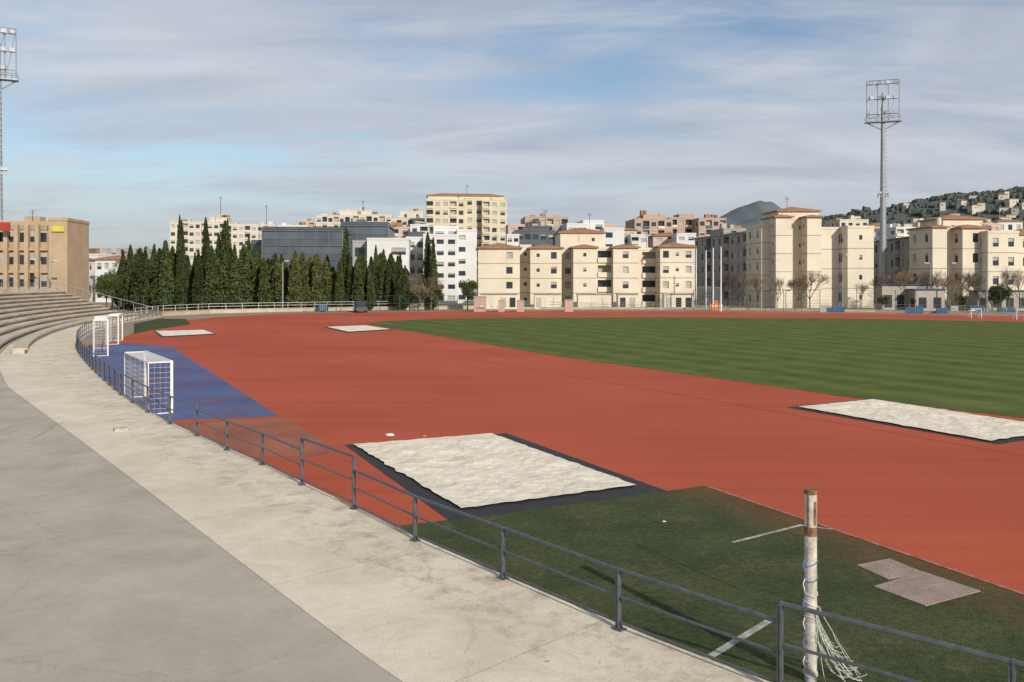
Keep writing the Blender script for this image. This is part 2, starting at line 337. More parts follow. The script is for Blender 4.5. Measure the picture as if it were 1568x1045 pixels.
# ---------------- terrace ----------------
RAIL=[(12,4.0),(8,6.5),(5.2,8.8),(3.3,10.4),(1.55,12.3),(-.15,14.4),(-1.88,16.5),(-3.5,18.8),(-5.2,21),(-6.86,23.3),(-8.5,25.3),(-10.25,27.6),(-12.05,29.9),(-13.95,32.5),(-15.7,35.1),(-17.3,37.5),(-23.1,46.9),(-29,57),(-33.4,65),(-37.2,73),(-40.9,82),(-44,91),(-46.6,100),(-48.6,109),(-50.5,122)]
INN=[(9,0.5),(5,3.8),(1,8.0),(-1.47,10.7),(-2.3,11.8),(-5.7,16.3),(-9,20.7),(-15,28.6),(-24.1,40.5),(-29,48),(-34.5,57),(-39.5,66.5),(-43.5,76),(-46.5,85),(-49.5,95),(-52,105),(-54,122)]
def resample(P,n):
    P=[Vector(p) for p in P]; L=[0]
    for a,b in zip(P[:-1],P[1:]): L.append(L[-1]+(b-a).length)
    out=[]
    for i in range(n):
        s=L[-1]*i/(n-1); k=0
        while k<len(L)-2 and L[k+1]<s: k+=1
        t=(s-L[k])/(L[k+1]-L[k])
        out.append(P[k].lerp(P[k+1],t))
    for _ in range(3):
        out=[out[0]]+[(out[i-1]+out[i]*2+out[i+1])/4 for i in range(1,n-1)]+[out[-1]]
    return out,L[-1]
N=160
R,Lr=resample(RAIL,N); I,Li=resample(INN,N)
b=MB()
for k in range(N-1):
    s0=Lr*k/(N-1); s1=Lr*(k+1)/(N-1)
    e0=R[k]+(R[k]-I[k]).normalized()*.12; e1=R[k+1]+(R[k+1]-I[k+1]).normalized()*.12
    j0=I[k]+(R[k]-I[k]).normalized()*.018; j1=I[k+1]+(R[k+1]-I[k+1]).normalized()*.018
    b.face([(j0.x,j0.y,T),(j1.x,j1.y,T),(e1.x,e1.y,T),(e0.x,e0.y,T)][::-1],0,[(s0,0),(s1,0),(s1,3.3),(s0,3.3)][::-1])
    b.face([(e0.x,e0.y,0),(e1.x,e1.y,0),(e1.x,e1.y,T),(e0.x,e0.y,T)],0,[(s0,3),(s1,3),(s1,3.2),(s0,3.2)])
    b.face([(I[k].x,I[k].y,T-.02),(I[k+1].x,I[k+1].y,T-.02),(j1.x,j1.y,T-.02),(j0.x,j0.y,T-.02)],1)
b.build('terrace_walkway',[M_conc,M_dark])
b=MB()
for k in range(N-1):
    s0=Li*k/(N-1); s1=Li*(k+1)/(N-1)
    o=Vector((-34,-22))
    b.face([(I[k].x,I[k].y,T+.01),(I[k+1].x,I[k+1].y,T+.01),(I[k+1].x+o.x,I[k+1].y+o.y,T+.01),(I[k].x+o.x,I[k].y+o.y,T+.01)],0,[(s0,2),(s1,2),(s1,42),(s0,42)])
    b.face([(I[k].x,I[k].y,T-.02),(I[k+1].x,I[k+1].y,T-.02),(I[k+1].x,I[k+1].y,T+.01),(I[k].x,I[k].y,T+.01)],1)
b.build('terrace_floor',[M_floor,M_dark])

def sweep(name,curve,profile,mats,side=-1):
    b=MB(); n=len(curve); rings=[]
    for i,p in enumerate(curve):
        t=(curve[min(i+1,n-1)]-curve[max(i-1,0)]).normalized(); nr=Vector((-t.y,t.x))
        rings.append([(p.x+nr.x*o,p.y+nr.y*o,z) for o,z in profile])
    for i in range(n-1):
        for j in range(len(profile)-1):
            b.face([rings[i][j],rings[i+1][j],rings[i+1][j+1],rings[i][j+1]][::-1])
    b.face(rings[0]); b.face(rings[-1][::-1])
    return b.build(name,mats)
cv,_=resample(RAIL[16:],70)
cv=[p for p in cv if p.y>52]
prof=[]; z=T+.012; o=5.2
prof.append((o,z))
rows=9
for k in range(rows):
    prof+= [(o,z+.24),(o-.28,z+.24),(o-.28,z+.40)]
    z+=.40; o+=.95; prof.append((o,z))
prof+= [(o,z+.4),(o+.25,z+.4),(o+.25,0),(5.2,0)]
sweep('bleacher_stand',cv,prof,[M_bleach])
prof2=[(3.3,T+.012),(3.3,T+.28),(3.12,T+.28),(3.12,T+.40),(4.0,T+.40),(4.0,T+.012)]
sweep('bleacher_row',[p for p in cv if p.y>60],prof2,[M_bleach])
b=MB(); n=len(cv); top=[]
for i,p in enumerate(cv):
    t=(cv[min(i+1,n-1)]-cv[max(i-1,0)]).normalized(); nr=Vector((-t.y,t.x))
    q=(p.x+nr.x*(o+.1),p.y+nr.y*(o+.1)); top.append((q[0],q[1],z+.4+.75))
    if i%2==0: b.cyl((q[0],q[1],z+.4),top[-1],.03,n=5)
b.path(top,.03,5); b.path([(a,c,d-.35) for a,c,d in top],.02,5)
p=cv[-1]; t=(cv[-1]-cv[-2]).normalized(); nr=Vector((-t.y,t.x))
a0=(p.x+nr.x*(o+.1),p.y+nr.y*(o+.1),z+1.15); a1=(p.x+nr.x*.3,p.y+nr.y*.3,T+1.0)
b.path([a0,a1],.04,5)
for k in range(9):
    q=Vector(a0).lerp(Vector(a1),k/8); b.cyl((q.x,q.y,q.z-1.1),q,.03,n=5)
b.build('stand_railing',[M_mast])

# ---------------- front railing ----------------
b=MB()
def flatpost(p,h,ang,w=.085,t=.022):
    c,s=math.cos(ang),math.sin(ang)
    b.box(p[0],p[1],T,.075,t,h,ang+math.pi/2,0)
    b.box(p[0]+c*.035,p[1]+s*.035,T,.06,t,h-.06,ang+math.pi/2,0)
    b.box(p[0],p[1],T+.001,.18,.14,.018,ang,0)
    for a_,c_ in((.05,.05),(-.05,-.05)): b.cyl((p[0]+a_,p[1]+c_,T),(p[0]+a_,p[1]+c_,T+.04),.012,n=6)
posts=[Vector(p) for p in RAIL[:16]]
cc,Lc=resample(RAIL[15:],45)
posts+=cc[1:]
hts=[]
def seg(pa,pb,h,mid=(.55,.12)):
    A=Vector((pa.x,pa.y,T)); B=Vector((pb.x,pb.y,T)); up=Vector((0,0,1))
    b.cyl(A+up*h,B+up*h,.029,n=12)
    for f in mid: b.cyl(A+up*h*f,B+up*h*f,.021,n=8)
for i in range(len(posts)-1):
    pa,pb=posts[i],posts[i+1]
    if i<3: h=1.10
    elif 7<=i<8: h=1.16
    elif i>=11: h=.98
    else: h=.86
    seg(pa,pb,h+random.uniform(-.008,.008)); hts.append(h)
for i,p in enumerate(posts):
    t=(posts[min(i+1,len(posts)-1)]-posts[max(i-1,0)]); ang=math.atan2(t.y,t.x)
    h=max(hts[min(i,len(hts)-1)],hts[max(i-1,0)])
    flatpost(p,h+.02,ang)
ro=b.build('metal_railing',[M_steel])

# ---------------- goals ----------------
def goal(A,ang,W,Ht,dep,name='football_goal',net=.2):
    b=MB(); d=Vector((math.cos(ang),math.sin(ang),0)); bk=Vector((-d.y,d.x,0))
    A=Vector((A[0],A[1],.015)); B=A+d*W; up=Vector((0,0,Ht))
    for p in (A,B): b.cyl(p,p+up,.06,n=12)
    b.cyl(A+up,B+up,.06,n=12)
    for p in (A,B):
        b.cyl(p+up,p+up+bk*dep,.03,n=6); b.cyl(p+bk*dep,p+up+bk*dep,.022,n=6); b.cyl(p,p+bk*dep,.03,n=6)
    b.cyl(A+up+bk*dep,B+up+bk*dep,.03,n=6); b.cyl(A+bk*dep,B+bk*dep,.03,n=6)
    def netp(o,u,v,nu,nv):
        for i in range(nu+1): b.cyl(o+u*i/nu,o+u*i/nu+v,.005,n=3,mi=1,cap=False)
        for j in range(nv+1): b.cyl(o+v*j/nv,o+v*j/nv+u,.005,n=3,mi=1,cap=False)
    nw=int(W/net); nh=int(Ht/net); ndp=int(dep/net)
    netp(A+bk*dep,d*W,up,nw,nh); netp(A,bk*dep,up,ndp,nh); netp(B,bk*dep,up,ndp,nh); netp(A+up,d*W,bk*dep,nw,ndp)
    b.build(name,[M_white,M_net])
goal((-13.35,33.3),math.atan2(5.6,-3.65),5.6,2.0,.85)
goal((-27.9,58.6),math.atan2(.90,-.43),7.32,2.44,.9)
goal((-32.1,69.2),math.atan2(.93,-.36),5.0,2.3,.9)

# near post with rope
b=MB(); px,py=3.87,11.0
b.cyl((px,py,0.01),(px,py,1.90),.078,n=20,mi=0); b.cyl((px,py,1.90),(px,py,2.02),.0795,.079,20,mi=1); b.cyl((px,py,2.02),(px,py,2.44),.078,n=20,mi=0)
b.cyl((px,py,2.44),(px,py,2.49),.086,.082,20,mi=1)
b.cyl((px-.055,py-.062,1.95),(px-.055,py-.066,2.44),.014,n=6,mi=1)
b.box(px+.03,py-.079,2.05,.03,.012,.3,.2,1)
for i in range(9):
    z=.15+i*.17+random.uniform(-.03,.03); r=.087; mi=random.choice([2,2,3])
    ts=[(px+math.cos(t)*r,py+math.sin(t)*r,z+math.sin(t+i)*.04) for t in [k*math.pi/6 for k in range(13)]]
    b.path(ts,.007,4,mi)
def sag(p,q,dr,r,mi=2,n=10):
    pts=[]
    for k in range(n+1):
        t=k/n; v=Vector(p).lerp(Vector(q),t); v.z-=dr*4*t*(1-t); v.z=max(v.z,.03)
        pts.append(v+Vector((random.uniform(-.008,.008),random.uniform(-.008,.008),random.uniform(-.008,.008))))
    b.path(pts,r,4,mi)
anch=[(px+random.uniform(.0,.08),py-.09,random.uniform(.55,1.05)) for _ in range(10)]
gnd=[(px+.15+k*.055,py+random.uniform(-.15,.2),.03) for k in range(11)]
for i in range(17): sag(random.choice(anch),random.choice(gnd),random.uniform(.02,.15),.004)
for i in range(9): sag((px+.04+.035*i,py-.08,.85-.09*i),(px+.25+.06*i,py+random.uniform(-.1,.15),.55-.055*i),.05,.0035)
for k in range(6):
    z=.35+k*.25; b.path([(px-.085,py-.03,z),(px-.115,py-.05,z-.06),(px-.095,py-.06,z-.14)],.008,4,3 if k%2 else 2)
b.build('goal_post',[M_wpost,M_rust,M_net,M_bnet],smooth=False)

# ---------------- debris ----------------
M_stone=mat('stone_chip',(.5,.44,.35),(.36,.31,.25),8,.9)
b=MB()
for i in range(220):
    k=random.randint(8,80); p=I[k].lerp(R[k],random.uniform(.45,.98)); s=random.uniform(.006,.018)
    b.box(p.x,p.y,T+.001,s,s*random.uniform(.6,1.4),s*.5,random.random()*3)
b.build('scattered_gravel',[M_stone])
b=MB(); q=G(185,660,T); b.box(q[0],q[1],T,.42,.28,.10,.6); b.build('concrete_block',[M_stone])
def lump(name,px,py,r,m,z=0):
    b=MB(); q=G(px,py,z); n=9
    ring=[[(q[0]+math.cos(2*math.pi*i/n)*r*w*random.uniform(.8,1.2),q[1]+math.sin(2*math.pi*i/n)*r*w*.7,z+h*r) for i in range(n)] for w,h in((1,0.0),(1.02,.2),(.6,.42))]
    for a,c in zip(ring[:-1],ring[1:]):
        for i in range(n):
            j=(i+1)%n; b.face([a[i],a[j],c[j],c[i]])
    b.face(ring[-1]); b.build(name,[m])
lump('cleaning_cloth',597,667,.15,M_white,.004)
lump('paper_litter',1017,799,.04,M_white,.012)
lump('paper_litter',839,1014,.04,M_stone,T)
lump('paper_litter',650,668,.05,M_mark,.004)

# ---------------- floodlight masts ----------------
M_lampglass=mat('lamp_glass',(.55,.57,.6),(.45,.47,.5),5,.2,spec=.6)
def mast(name,X,Y,base,top,hw,hh,ang,lampmid,rows=3,cols=4):
    b=MB(); zt=top
    b.cyl((X,Y,0),(X,Y,zt-hh*.7),base,base*.42,14,0)
    b.cyl((X,Y,0),(X,Y,1.2),base*1.5,base*1.5,12,2)
    c,s=math.cos(ang),math.sin(ang)
    def P(u,w,z): return (X+c*u-s*w,Y+s*u+c*w,z)
    z0=zt-hh
    b.cyl((X,Y,z0-.3),(X,Y,zt-hh*.3),base*.42,base*.3,10,0)
    b.box(X,Y,z0,hw*1.12,1.6,.18,ang,0)
    for w in (-.8,.8):
        b.path([P(-hw*.56,w,z0+1.0),P(hw*.56,w,z0+1.0)],.05,5)
        for k in range(7): u=-hw*.56+hw*1.12*k/6; b.cyl(P(u,w,z0),P(u,w,z0+1),.04,n=4)
    b.cyl(P(-hw*.5,0,z0),(X,Y,z0-1.6),.09,n=6); b.cyl(P(hw*.5,0,z0),(X,Y,z0-1.6),.09,n=6)
    for u in (-hw/2,-hw/6,hw/6,hw/2):
        b.cyl(P(u,0,z0),P(u,-.1,zt),.08,n=6)
    zs=[z0+1.6+(hh-2.4)*k/(rows-1) for k in range(rows)]
    for z in zs+[zt]:
        b.cyl(P(-hw/2,0,z),P(hw/2,0,z),.07,n=6)
    for k in range(3):
        b.cyl(P(-hw/2+hw/3*k,.05,z0),P(-hw/2+hw/3*(k+1),.05,zt),.04,n=4)
    for z in zs:
        for k in range(cols):
            u=-hw/2+hw*(k+.5)/cols; an=ang+random.uniform(-.5,.5)
            if random.random()<.12: continue
            q=P(u,-.45,z-.15)
            b.box(q[0],q[1],z-.1,.72,.35,.66,an,0)
            b.box(q[0]+math.sin(an)*.2,q[1]-math.cos(an)*.2,z-.05,.58,.06,.54,an,1)
            b.cyl(P(u,0,z),P(u,-.4,z+.2),.05,n=4)
    zm=lampmid
    b.box(X,Y,zm,2.0,.5,.12,ang,0)
    for u in (-.9,-.35,.35,.9):
        q=P(u,-.3,zm); b.box(q[0],q[1],zm+.1,.4,.3,.45,ang,1)
        b.box(q[0],q[1],zm-.55,.35,.3,.4,ang,0)
    for k in range(40):
        zz=2+k*(z0-3)/40; b.box(X+base*.75,Y-.3,zz,.35,.08,.08,ang,0)
    b.build(name,[M_mast,M_lampglass,M_bleach])
Dm=165
mast('floodlight_mast',XT(1352,Dm),Dm,.78,ZT(123,Dm),5.8,8.2,math.radians(-18),ZT(298,Dm))
Dm=128
mast('floodlight_mast',XT(-1,Dm),Dm,.62,ZT(42,Dm),4.4,7.9,math.radians(28),ZT(262,Dm))

# ---------------- buildings ----------------
M_glass=mat('window_glass',(.045,.055,.065),(.025,.03,.035),.6,.15,spec=.6)
M_blind=mat('window_blind',(.45,.42,.36),(.36,.34,.3),.5,.7)
M_cream=mat('cream_render',(.70,.63,.50),(.62,.55,.43),.25,.9,fine=.04)
M_creamd=mat('beige_render_far',(.62,.56,.46),(.56,.51,.42),.2,.9)
M_yell=mat('yellow_brick',(.64,.57,.41),(.58,.51,.37),.2,.9)
M_pink=mat('pink_render',(.58,.44,.37),(.52,.39,.33),.2,.9)
M_wht=mat('white_render',(.68,.67,.65),(.61,.60,.58),.25,.9,fine=.03)
M_terr=mat('terracotta_tile',(.38,.20,.11),(.28,.15,.09),1.5,.9,fine=.2)
M_brick=mat('tan_brick',(.46,.34,.22),(.39,.29,.19),.5,.9,fine=.12)
M_obrick=mat('orange_brick',(.47,.34,.26),(.42,.31,.24),.4,.9,fine=.1)
M_dgl=mat('dark_cladding',(.095,.105,.12),(.07,.08,.09),.3,.3,spec=.6)
M_grey=mat('grey_render',(.38,.37,.36),(.31,.30,.29),.3,.85)
M_shade=mat('shaded_beige_render',(.42,.37,.31),(.36,.32,.27),.3,.9)  # beige darkened: shade of the wings put into the colour; changing rooms reuse it
M_green=mat('green_awning',(.06,.17,.15),(.05,.13,.12),2,.8)
M_band=mat('floor_band',(.36,.26,.19),(.30,.22,.16),1,.9)
def bm(w,roof=M_terr,band=M_band): return [w,M_glass,M_blind,roof,band,M_green]
def wins(W,z0,z1,fl,cols,ww=1.1,wh=1.35,sill=.95,kinds=None,rb=.35,m0=.0):
    out=[]; fh=(z1-z0-m0)/fl
    for f in range(fl):
        zb=z0+f*fh
        for k in range(cols):
            c=W*(k+.5)/cols; kd=kinds[k%len(kinds)] if kinds else 'w'
            if kd=='-': continue
            if kd=='w':
                mi=2 if random.random()<rb else 1
                w=min(ww,W/cols*.7)
                out.append((c-w/2,zb+sill*fh/3,c+w/2,min(zb+sill*fh/3+wh*fh/3,z1-.1),mi))
            if kd=='s':
                out.append((c-.3,zb+1.3*fh/3,c+.3,zb+2.0*fh/3,1))
            if kd=='b':
                w=min(2.8,W/cols*.85)
                out.append((c-w/2,zb+.25,c+w/2,zb+fh*.9,random.choice([1,1,2]),1.0,5 if random.random()<.1 else 6))
    return out
def blk(mb,px0,px1,yt,D,ang,dep,fl,cf,cs=3,kf=None,ks=None,roof='flat',z0=0,parapet=.4,ww=1.1,wh=1.35,band=False,rb=.35,eave=.45,m0=.0,wall=0):
    ang=math.radians(ang); u=(math.cos(ang),math.sin(ang)); v=(-u[1],u[0])
    A=(XT(px0,D),D); tx=(px1-CX)/F
    W=(tx*D-A[0])/(u[0]-tx*u[1])
    z1=ZT(yt,D)
    B=(A[0]+u[0]*W,A[1]+u[1]*W); C=(B[0]+v[0]*dep,B[1]+v[1]*dep); E=(A[0]+v[0]*dep,A[1]+v[1]*dep)
    mb.facade(A,u,W,z0,z1,wins(W,z0,z1,fl,cf,ww,wh,kinds=kf,rb=rb,m0=m0) if cf else [],wall)
    mb.facade(B,v,dep,z0,z1,wins(dep,z0,z1,fl,cs,ww,wh,kinds=ks,rb=rb,m0=m0) if cs else [],wall)
    mb.facade(C,(-u[0],-u[1]),W,z0,z1,[],wall)
    mb.facade(E,(-v[0],-v[1]),dep,z0,z1,wins(dep,z0,z1,fl,cs,ww,wh,kinds=ks,rb=rb,m0=m0) if cs else [],wall)
    cx=(A[0]+C[0])/2; cy=(A[1]+C[1])/2
    if band:
        fh=(z1-z0-m0)/fl
        for f in range(1,fl): 
            mb.box(cx,cy,z0+f*fh-.06,W+.06,dep+.06,.12,ang,4)
    if roof=='flat':
        mb.face([(A[0],A[1],z1),(B[0],B[1],z1),(C[0],C[1],z1),(E[0],E[1],z1)],wall)
        t=.2
        mb.box(cx,cy,z1+.002,W+.1,dep+.1,.12,ang,wall)
        for s_ in (1,-1):
            ox=-v[0]*dep/2*s_; oy=-v[1]*dep/2*s_
            mb.box(cx+ox,cy+oy,z1+.12,W+.1,t,parapet,ang,wall)
            ox=u[0]*W/2*s_; oy=u[1]*W/2*s_
            mb.box(cx+ox,cy+oy,z1+.121,t,dep-.3,parapet,ang,wall)
        if D>200 and W>6:
            for _ in range(4):
                q=random.uniform(-.4,.4); mb.box(cx+u[0]*W*q,cy+u[1]*W*q,z1+.12,random.uniform(1,3),2,random.uniform(1,2.4),ang,random.choice([wall,2,3]))
    else:
        mb.box(cx,cy,z1,W+2*eave,dep+2*eave,.24,ang,3)
        zz=z1+.242; hr=min(W,dep)*.13
        cs_=[]
        for a_,b_ in((-1,-1),(1,-1),(1,1),(-1,1)):
            x=a_*(W/2+eave); y=b_*(dep/2+eave)
            cs_.append((cx+x*u[0]+y*v[0],cy+x*u[1]+y*v[1],zz))
        rl=max(0,(W-dep)/2); rw=max(0,(dep-W)/2)
        r1=(cx-u[0]*rl-v[0]*rw,cy-u[1]*rl-v[1]*rw,zz+hr); r2=(cx+u[0]*rl+v[0]*rw,cy+u[1]*rl+v[1]*rw,zz+hr)
        if W>=dep:
            mb.face([cs_[0],cs_[1],r2,r1],3); mb.face([cs_[1],cs_[2],r2],3); mb.face([cs_[2],cs_[3],r1,r2],3); mb.face([cs_[3],cs_[0],r1],3)
        else:
            mb.face([cs_[0],cs_[1],r1],3); mb.face([cs_[1],cs_[2],r2,r1],3); mb.face([cs_[2],cs_[3],r2],3); mb.face([cs_[3],cs_[0],r1,r2],3)
    return A,B,z1
def antenna(mb,px,y0,y1,D):
    X=XT(px,D); mb.cyl((X,D,ZT(y0,D)),(X,D,ZT(y1,D)),.05*D/160,n=4,mi=1)
    z=ZT(y1,D)
    for k in range(3): mb.cyl((X-.5,D,z-.25*k),(X+.5,D,z-.25*k),.025*D/160,n=3,mi=1)

M_cream6=bm(M_cream)+[M_cream]
b=MB(); D=160
blk(b,732,796,381,D,2,11,4,2,3,'-w','w',roof='hip',band=True,ww=1.2)
blk(b,796,813,379,D+5,2,8,4,1,2,'s',roof='flat',band=True)
blk(b,812,860,381,D+1,2,11,4,2,3,'sw','w',roof='hip',band=True)
blk(b,860,879,382,D+5,2,8,4,1,2,'w',roof='flat')
blk(b,878,913,380,D,2,10,4,1,3,'s','w',roof='hip',band=True)
blk(b,913,940,382,D+2,2,8,4,1,2,'b',roof='flat')
blk(b,939,977,380,D,2,10,4,1,3,'w','w',roof='hip',band=True)
blk(b,977,1012,384,D+3,2,8,4,1,2,'b',roof='flat')
blk(b,1011,1063,379,D-1,2,11,4,3,3,'wsw','w',roof='hip',band=True)
blk(b,858,925,357,D+11,4,9,5,2,2,'-s','s',roof='hip',band=False,parapet=.3)
blk(b,795,1010,383,D+9,2,8,4,8,2,'w',roof='flat')
for p,y in((760,378),(903,345),(1035,374),(835,340),(990,376)): antenna(b,p,y+10,y-18,D+8)
b.build('apartment_building',M_cream6)
b=MB()
for (p0,p1) in((736,792),(818,858),(884,935),(945,975),(1015,1060)):
    x0,x1=XT(p0,156),XT(p1,156); b.box((x0+x1)/2,156,0,(x1-x0),2.2,2.7,.03,0)
    b.box((x0+x1)/2,155.9,2.7,(x1-x0)+.3,2.5,.15,.03,1)
    n=int((x1-x0)/1.6)
    for k in range(n): b.box(x0+(k+.5)*(x1-x0)/n,154.87,.4,1.0,.06,1.7,.03,random.choice([2,2,3,3,0]))
b.build('ground_floor_shops',[M_cream,M_grey,M_glass,M_blind,M_green])

b=MB()
def wing(mb,pa,Da,pb,Db,yt_b,dep,fl,cols,wall=0,kinds='w',roofm=3):
    A=Vector((XT(pa,Da),Da)); B=Vector((XT(pb,Db),Db)); d=B-A; W=d.length; u=d/W; z1=ZT(yt_b,Db); v=Vector((-u.y,u.x))
    mb.facade(A,(u.x,u.y),W,0,z1,wins(W,0,z1,fl,cols,1.5,1.4,kinds=kinds,rb=.35),wall)
    C=B+v*dep; E=A+v*dep
    mb.facade(B,(v.x,v.y),dep,0,z1,[],wall); mb.facade(C,(-u.x,-u.y),W,0,z1,[],wall); mb.facade(E,(-v.x,-v.y),dep,0,z1,[],wall)
    c=(A+C)/2; mb.box(c.x,c.y,z1,W+.8,dep+.8,.3,math.atan2(u.y,u.x),roofm)
    fh=z1/fl
    for f in range(1,fl): mb.box(c.x,c.y,f*fh-.1,W+.1,dep+.1,.2,math.atan2(u.y,u.x),4)
wing(b,1064,204,1170,168,353,14,5,11,0,'wwb')
b.build('apartment_building',[M_shade,M_glass,M_blind,M_grey,M_shade,M_green,M_shade])
b=MB(); D=160
blk(b,1166,1190,347,D+4,3,9,5,1,2,'-',roof='flat',band=True)
blk(b,1188,1212,333,D+1,3,7,5,1,2,'-','s',roof='hip',band=True)
blk(b,1212,1240,337,D+5,3,6,5,1,2,'s',roof='flat',band=False)
blk(b,1236,1258,333,D+2,3,7,5,1,2,'-','s',roof='hip',band=True)
blk(b,1192,1254,324,D+9,3,8,6,2,2,'s','s',roof='hip')
blk(b,1256,1300,352,D+3,3,10,4,2,2,'-w','w',roof='flat',band=True)
blk(b,1298,1338,350,D,3,11,4,1,2,'s','w',roof='flat',band=True)
for p,y in((1205,318),(1280,345)): antenna(b,p,y+5,y-16,D+8)
b.build('apartment_building',M_cream6)
b=MB()
wing(b,1338,196,1428,164,360,14,4,10,0,'wbw')
b.build('apartment_building',[M_shade,M_glass,M_blind,M_terr,M_shade,M_green,M_shade])
b=MB(); D=152
blk(b,1428,1450,349,D+3,4,8,4,1,2,'-',roof='hip',band=True)
blk(b,1448,1476,352,D+5,4,6,4,1,2,'s',roof='flat')
blk(b,1474,1514,350,D+2,4,8,4,1,2,'w',roof='hip',band=True)
blk(b,1444,1504,336,D+10,4,8,5,2,2,'s',roof='hip')
blk(b,1513,1560,358,D,4,10,4,2,2,'ww','w',roof='flat',band=True)
blk(b,1558,1660,360,D+4,4,10,4,4,2,'wb','w',roof='hip',band=True)
b.cyl((XT(1437,D+5),D+5,ZT(345,D+5)),(XT(1437,D+5),D+5,ZT(334,D+5)),.5,.5,10,0)
b.build('apartment_building',M_cream6)

b=MB(); D=190
blk(b,648,700,362,D,6,14,6,3,3,'w','w',roof='flat',ww=1.6,wh=1.2,rb=.15)
blk(b,700,730,355,D+3,6,14,6,2,3,'w-','w',roof='flat',ww=1.6,wh=1.2,rb=.15)
blk(b,664,702,350,D+8,6,12,7,2,2,'w','w',roof='flat',ww=2.4,wh=1.2,rb=.1)
blk(b,622,652,366,D+12,6,14,5,2,3,'w','w',roof='flat',ww=2.2,rb=.1)
b.build('modern_apartment_building',bm(M_wht)+[M_wht])
b=MB()
blk(b,625,650,358,D+22,6,10,6,2,2,'w','w',roof='flat',ww=2.2,rb=.1)
blk(b,700,716,362,D+18,6,6,6,1,2,'w','w',roof='flat',ww=2.2,rb=.1)
b.build('modern_apartment_building',bm(M_dgl)+[M_dgl])
def glassoffice(name,px0,px1,yt,D,ang,dep,fl,mats):
    b=MB(); A,B,z1=blk(b,px0,px1,yt,D,ang,dep,1,0,0,roof='flat',parapet=.6)
    a=math.radians(ang); u=Vector((math.cos(a),math.sin(a))); W=(Vector(B)-Vector(A)).length; fh=z1/fl
    v=Vector((-u.y,u.x))
    for (P0,dr,LL) in ((Vector(A),u,W),(Vector(B),v,dep),(Vector(A)+v*dep,-v,dep)):
        nn=Vector((dr.y,-dr.x)); an=math.atan2(dr.y,dr.x)
        for f in range(fl):
            c=P0+dr*LL/2+nn*.05
            b.box(c.x,c.y,f*fh+fh*.35,LL-.4,.1,fh*.5,an,1)
            c=P0+dr*LL/2+nn*.2; b.box(c.x,c.y,f*fh+fh*.9,LL,.4,.12,an,2)
        n=max(2,int(LL/3))
        for k in range(n+1):
            c=P0+dr*(LL*k/n)+nn*.12; b.box(c.x,c.y,0,.12,.2,z1,an,2)
    b.build(name,mats)
M_gl2=mat('office_glass',(.10,.125,.15),(.06,.075,.09),.15,.12,spec=.9)
M_mul=mat('office_mullion',(.18,.19,.20),(.14,.15,.16),1,.5)
glassoffice('glass_office_building',402,524,352,200,4,22,5,[M_dgl,M_gl2,M_mul])
glassoffice('glass_office_building',522,594,344,215,4,22,5,[M_dgl,M_gl2,M_mul])
glassoffice('glass_office_building',385,402,372,208,4,16,4,[M_dgl,M_gl2,M_mul])
b=MB()
blk(b,562,626,368,188,5,16,3,2,2,'-w',roof='flat',ww=3.5,wh=1.0,rb=0)
b.build('white_office_building',bm(M_wht)+[M_wht])
b=MB(); blk(b,540,562,372,192,5,10,3,1,1,'w',roof='flat',ww=3,rb=0); b.build('grey_office_building',bm(M_grey)+[M_grey])
b=MB(); D=340
blk(b,260,345,341,D,8,18,9,9,4,'wwb','w',roof='flat',ww=1.6)
blk(b,345,422,345,D+8,8,18,9,8,4,'bww','w',roof='flat',ww=1.6)
blk(b,322,350,335,D+9,8,6,9,1,1,'-',roof='flat')
antenna(b,338,335,302,D); antenna(b,408,345,315,D)
b.build('apartment_tower',bm(M_creamd)+[M_creamd])
b=MB(); D=380
blk(b,484,545,331,D,6,18,9,7,4,'wb','w',roof='flat',ww=1.8)
blk(b,540,600,330,D-15,6,18,9,6,4,'bw','w',roof='flat',ww=1.8)
blk(b,598,650,336,D-30,6,18,9,6,4,'wb','w',roof='flat',ww=1.8)
blk(b,520,570,324,D+5,6,8,9,2,1,'-',roof='flat'); blk(b,612,648,325,D+5,6,8,9,2,1,'w',roof='flat')
antenna(b,556,324,308,D)
b.build('apartment_tower',bm(M_creamd)+[M_creamd])
b=MB(); D=330
blk(b,652,712,307,D,6,16,11,5,4,'bww','w',roof='flat',ww=1.8,wh=1.5)
blk(b,712,740,305,D+3,6,14,11,2,4,'w','w',roof='flat',ww=1.8,wh=1.5)
blk(b,738,776,308,D,6,14,11,3,3,'bww','bw',roof='flat',ww=1.8,wh=1.5)
blk(b,655,770,300,D+5,6,10,11,0,0,roof='hip')
antenna(b,715,300,284,D)
b.build('apartment_tower',bm(M_yell)+[M_yell])
b=MB(); D=300
blk(b,804,870,334,D,5,16,8,6,3,'wb','w',roof='flat',ww=1.6)
b.build('brick_apartment_building',bm(M_obrick)+[M_cream])
b=MB(); D=230
blk(b,790,850,355,D,5,12,6,5,3,'w','w',roof='flat',ww=2.4,rb=.1)
blk(b,806,846,349,D+5,5,10,6,3,2,'w','w',roof='flat',ww=2.4,rb=.1)
b.build('modern_apartment_building',bm(M_dgl)+[M_dgl])
b=MB(); D=225
blk(b,868,900,345,D,6,12,7,2,3,'w','w',roof='flat',ww=2.0,rb=.1)
blk(b,893,925,340,D+3,6,12,7,2,3,'-w','w',roof='flat',ww=2.0,rb=.1)
blk(b,925,956,352,D,6,12,6,2,3,'w-','w',roof='flat',ww=2.0,rb=.1)
b.build('modern_apartment_building',bm(M_wht)+[M_wht])
b=MB(); blk(b,846,872,350,D+8,6,12,6,2,3,'w','w',roof='flat',ww=2.0,rb=.1); blk(b,955,968,360,D+8,6,12,6,1,3,'w','w',roof='flat',ww=2.0,rb=.1)
b.build('modern_apartment_building',bm(M_grey)+[M_grey])
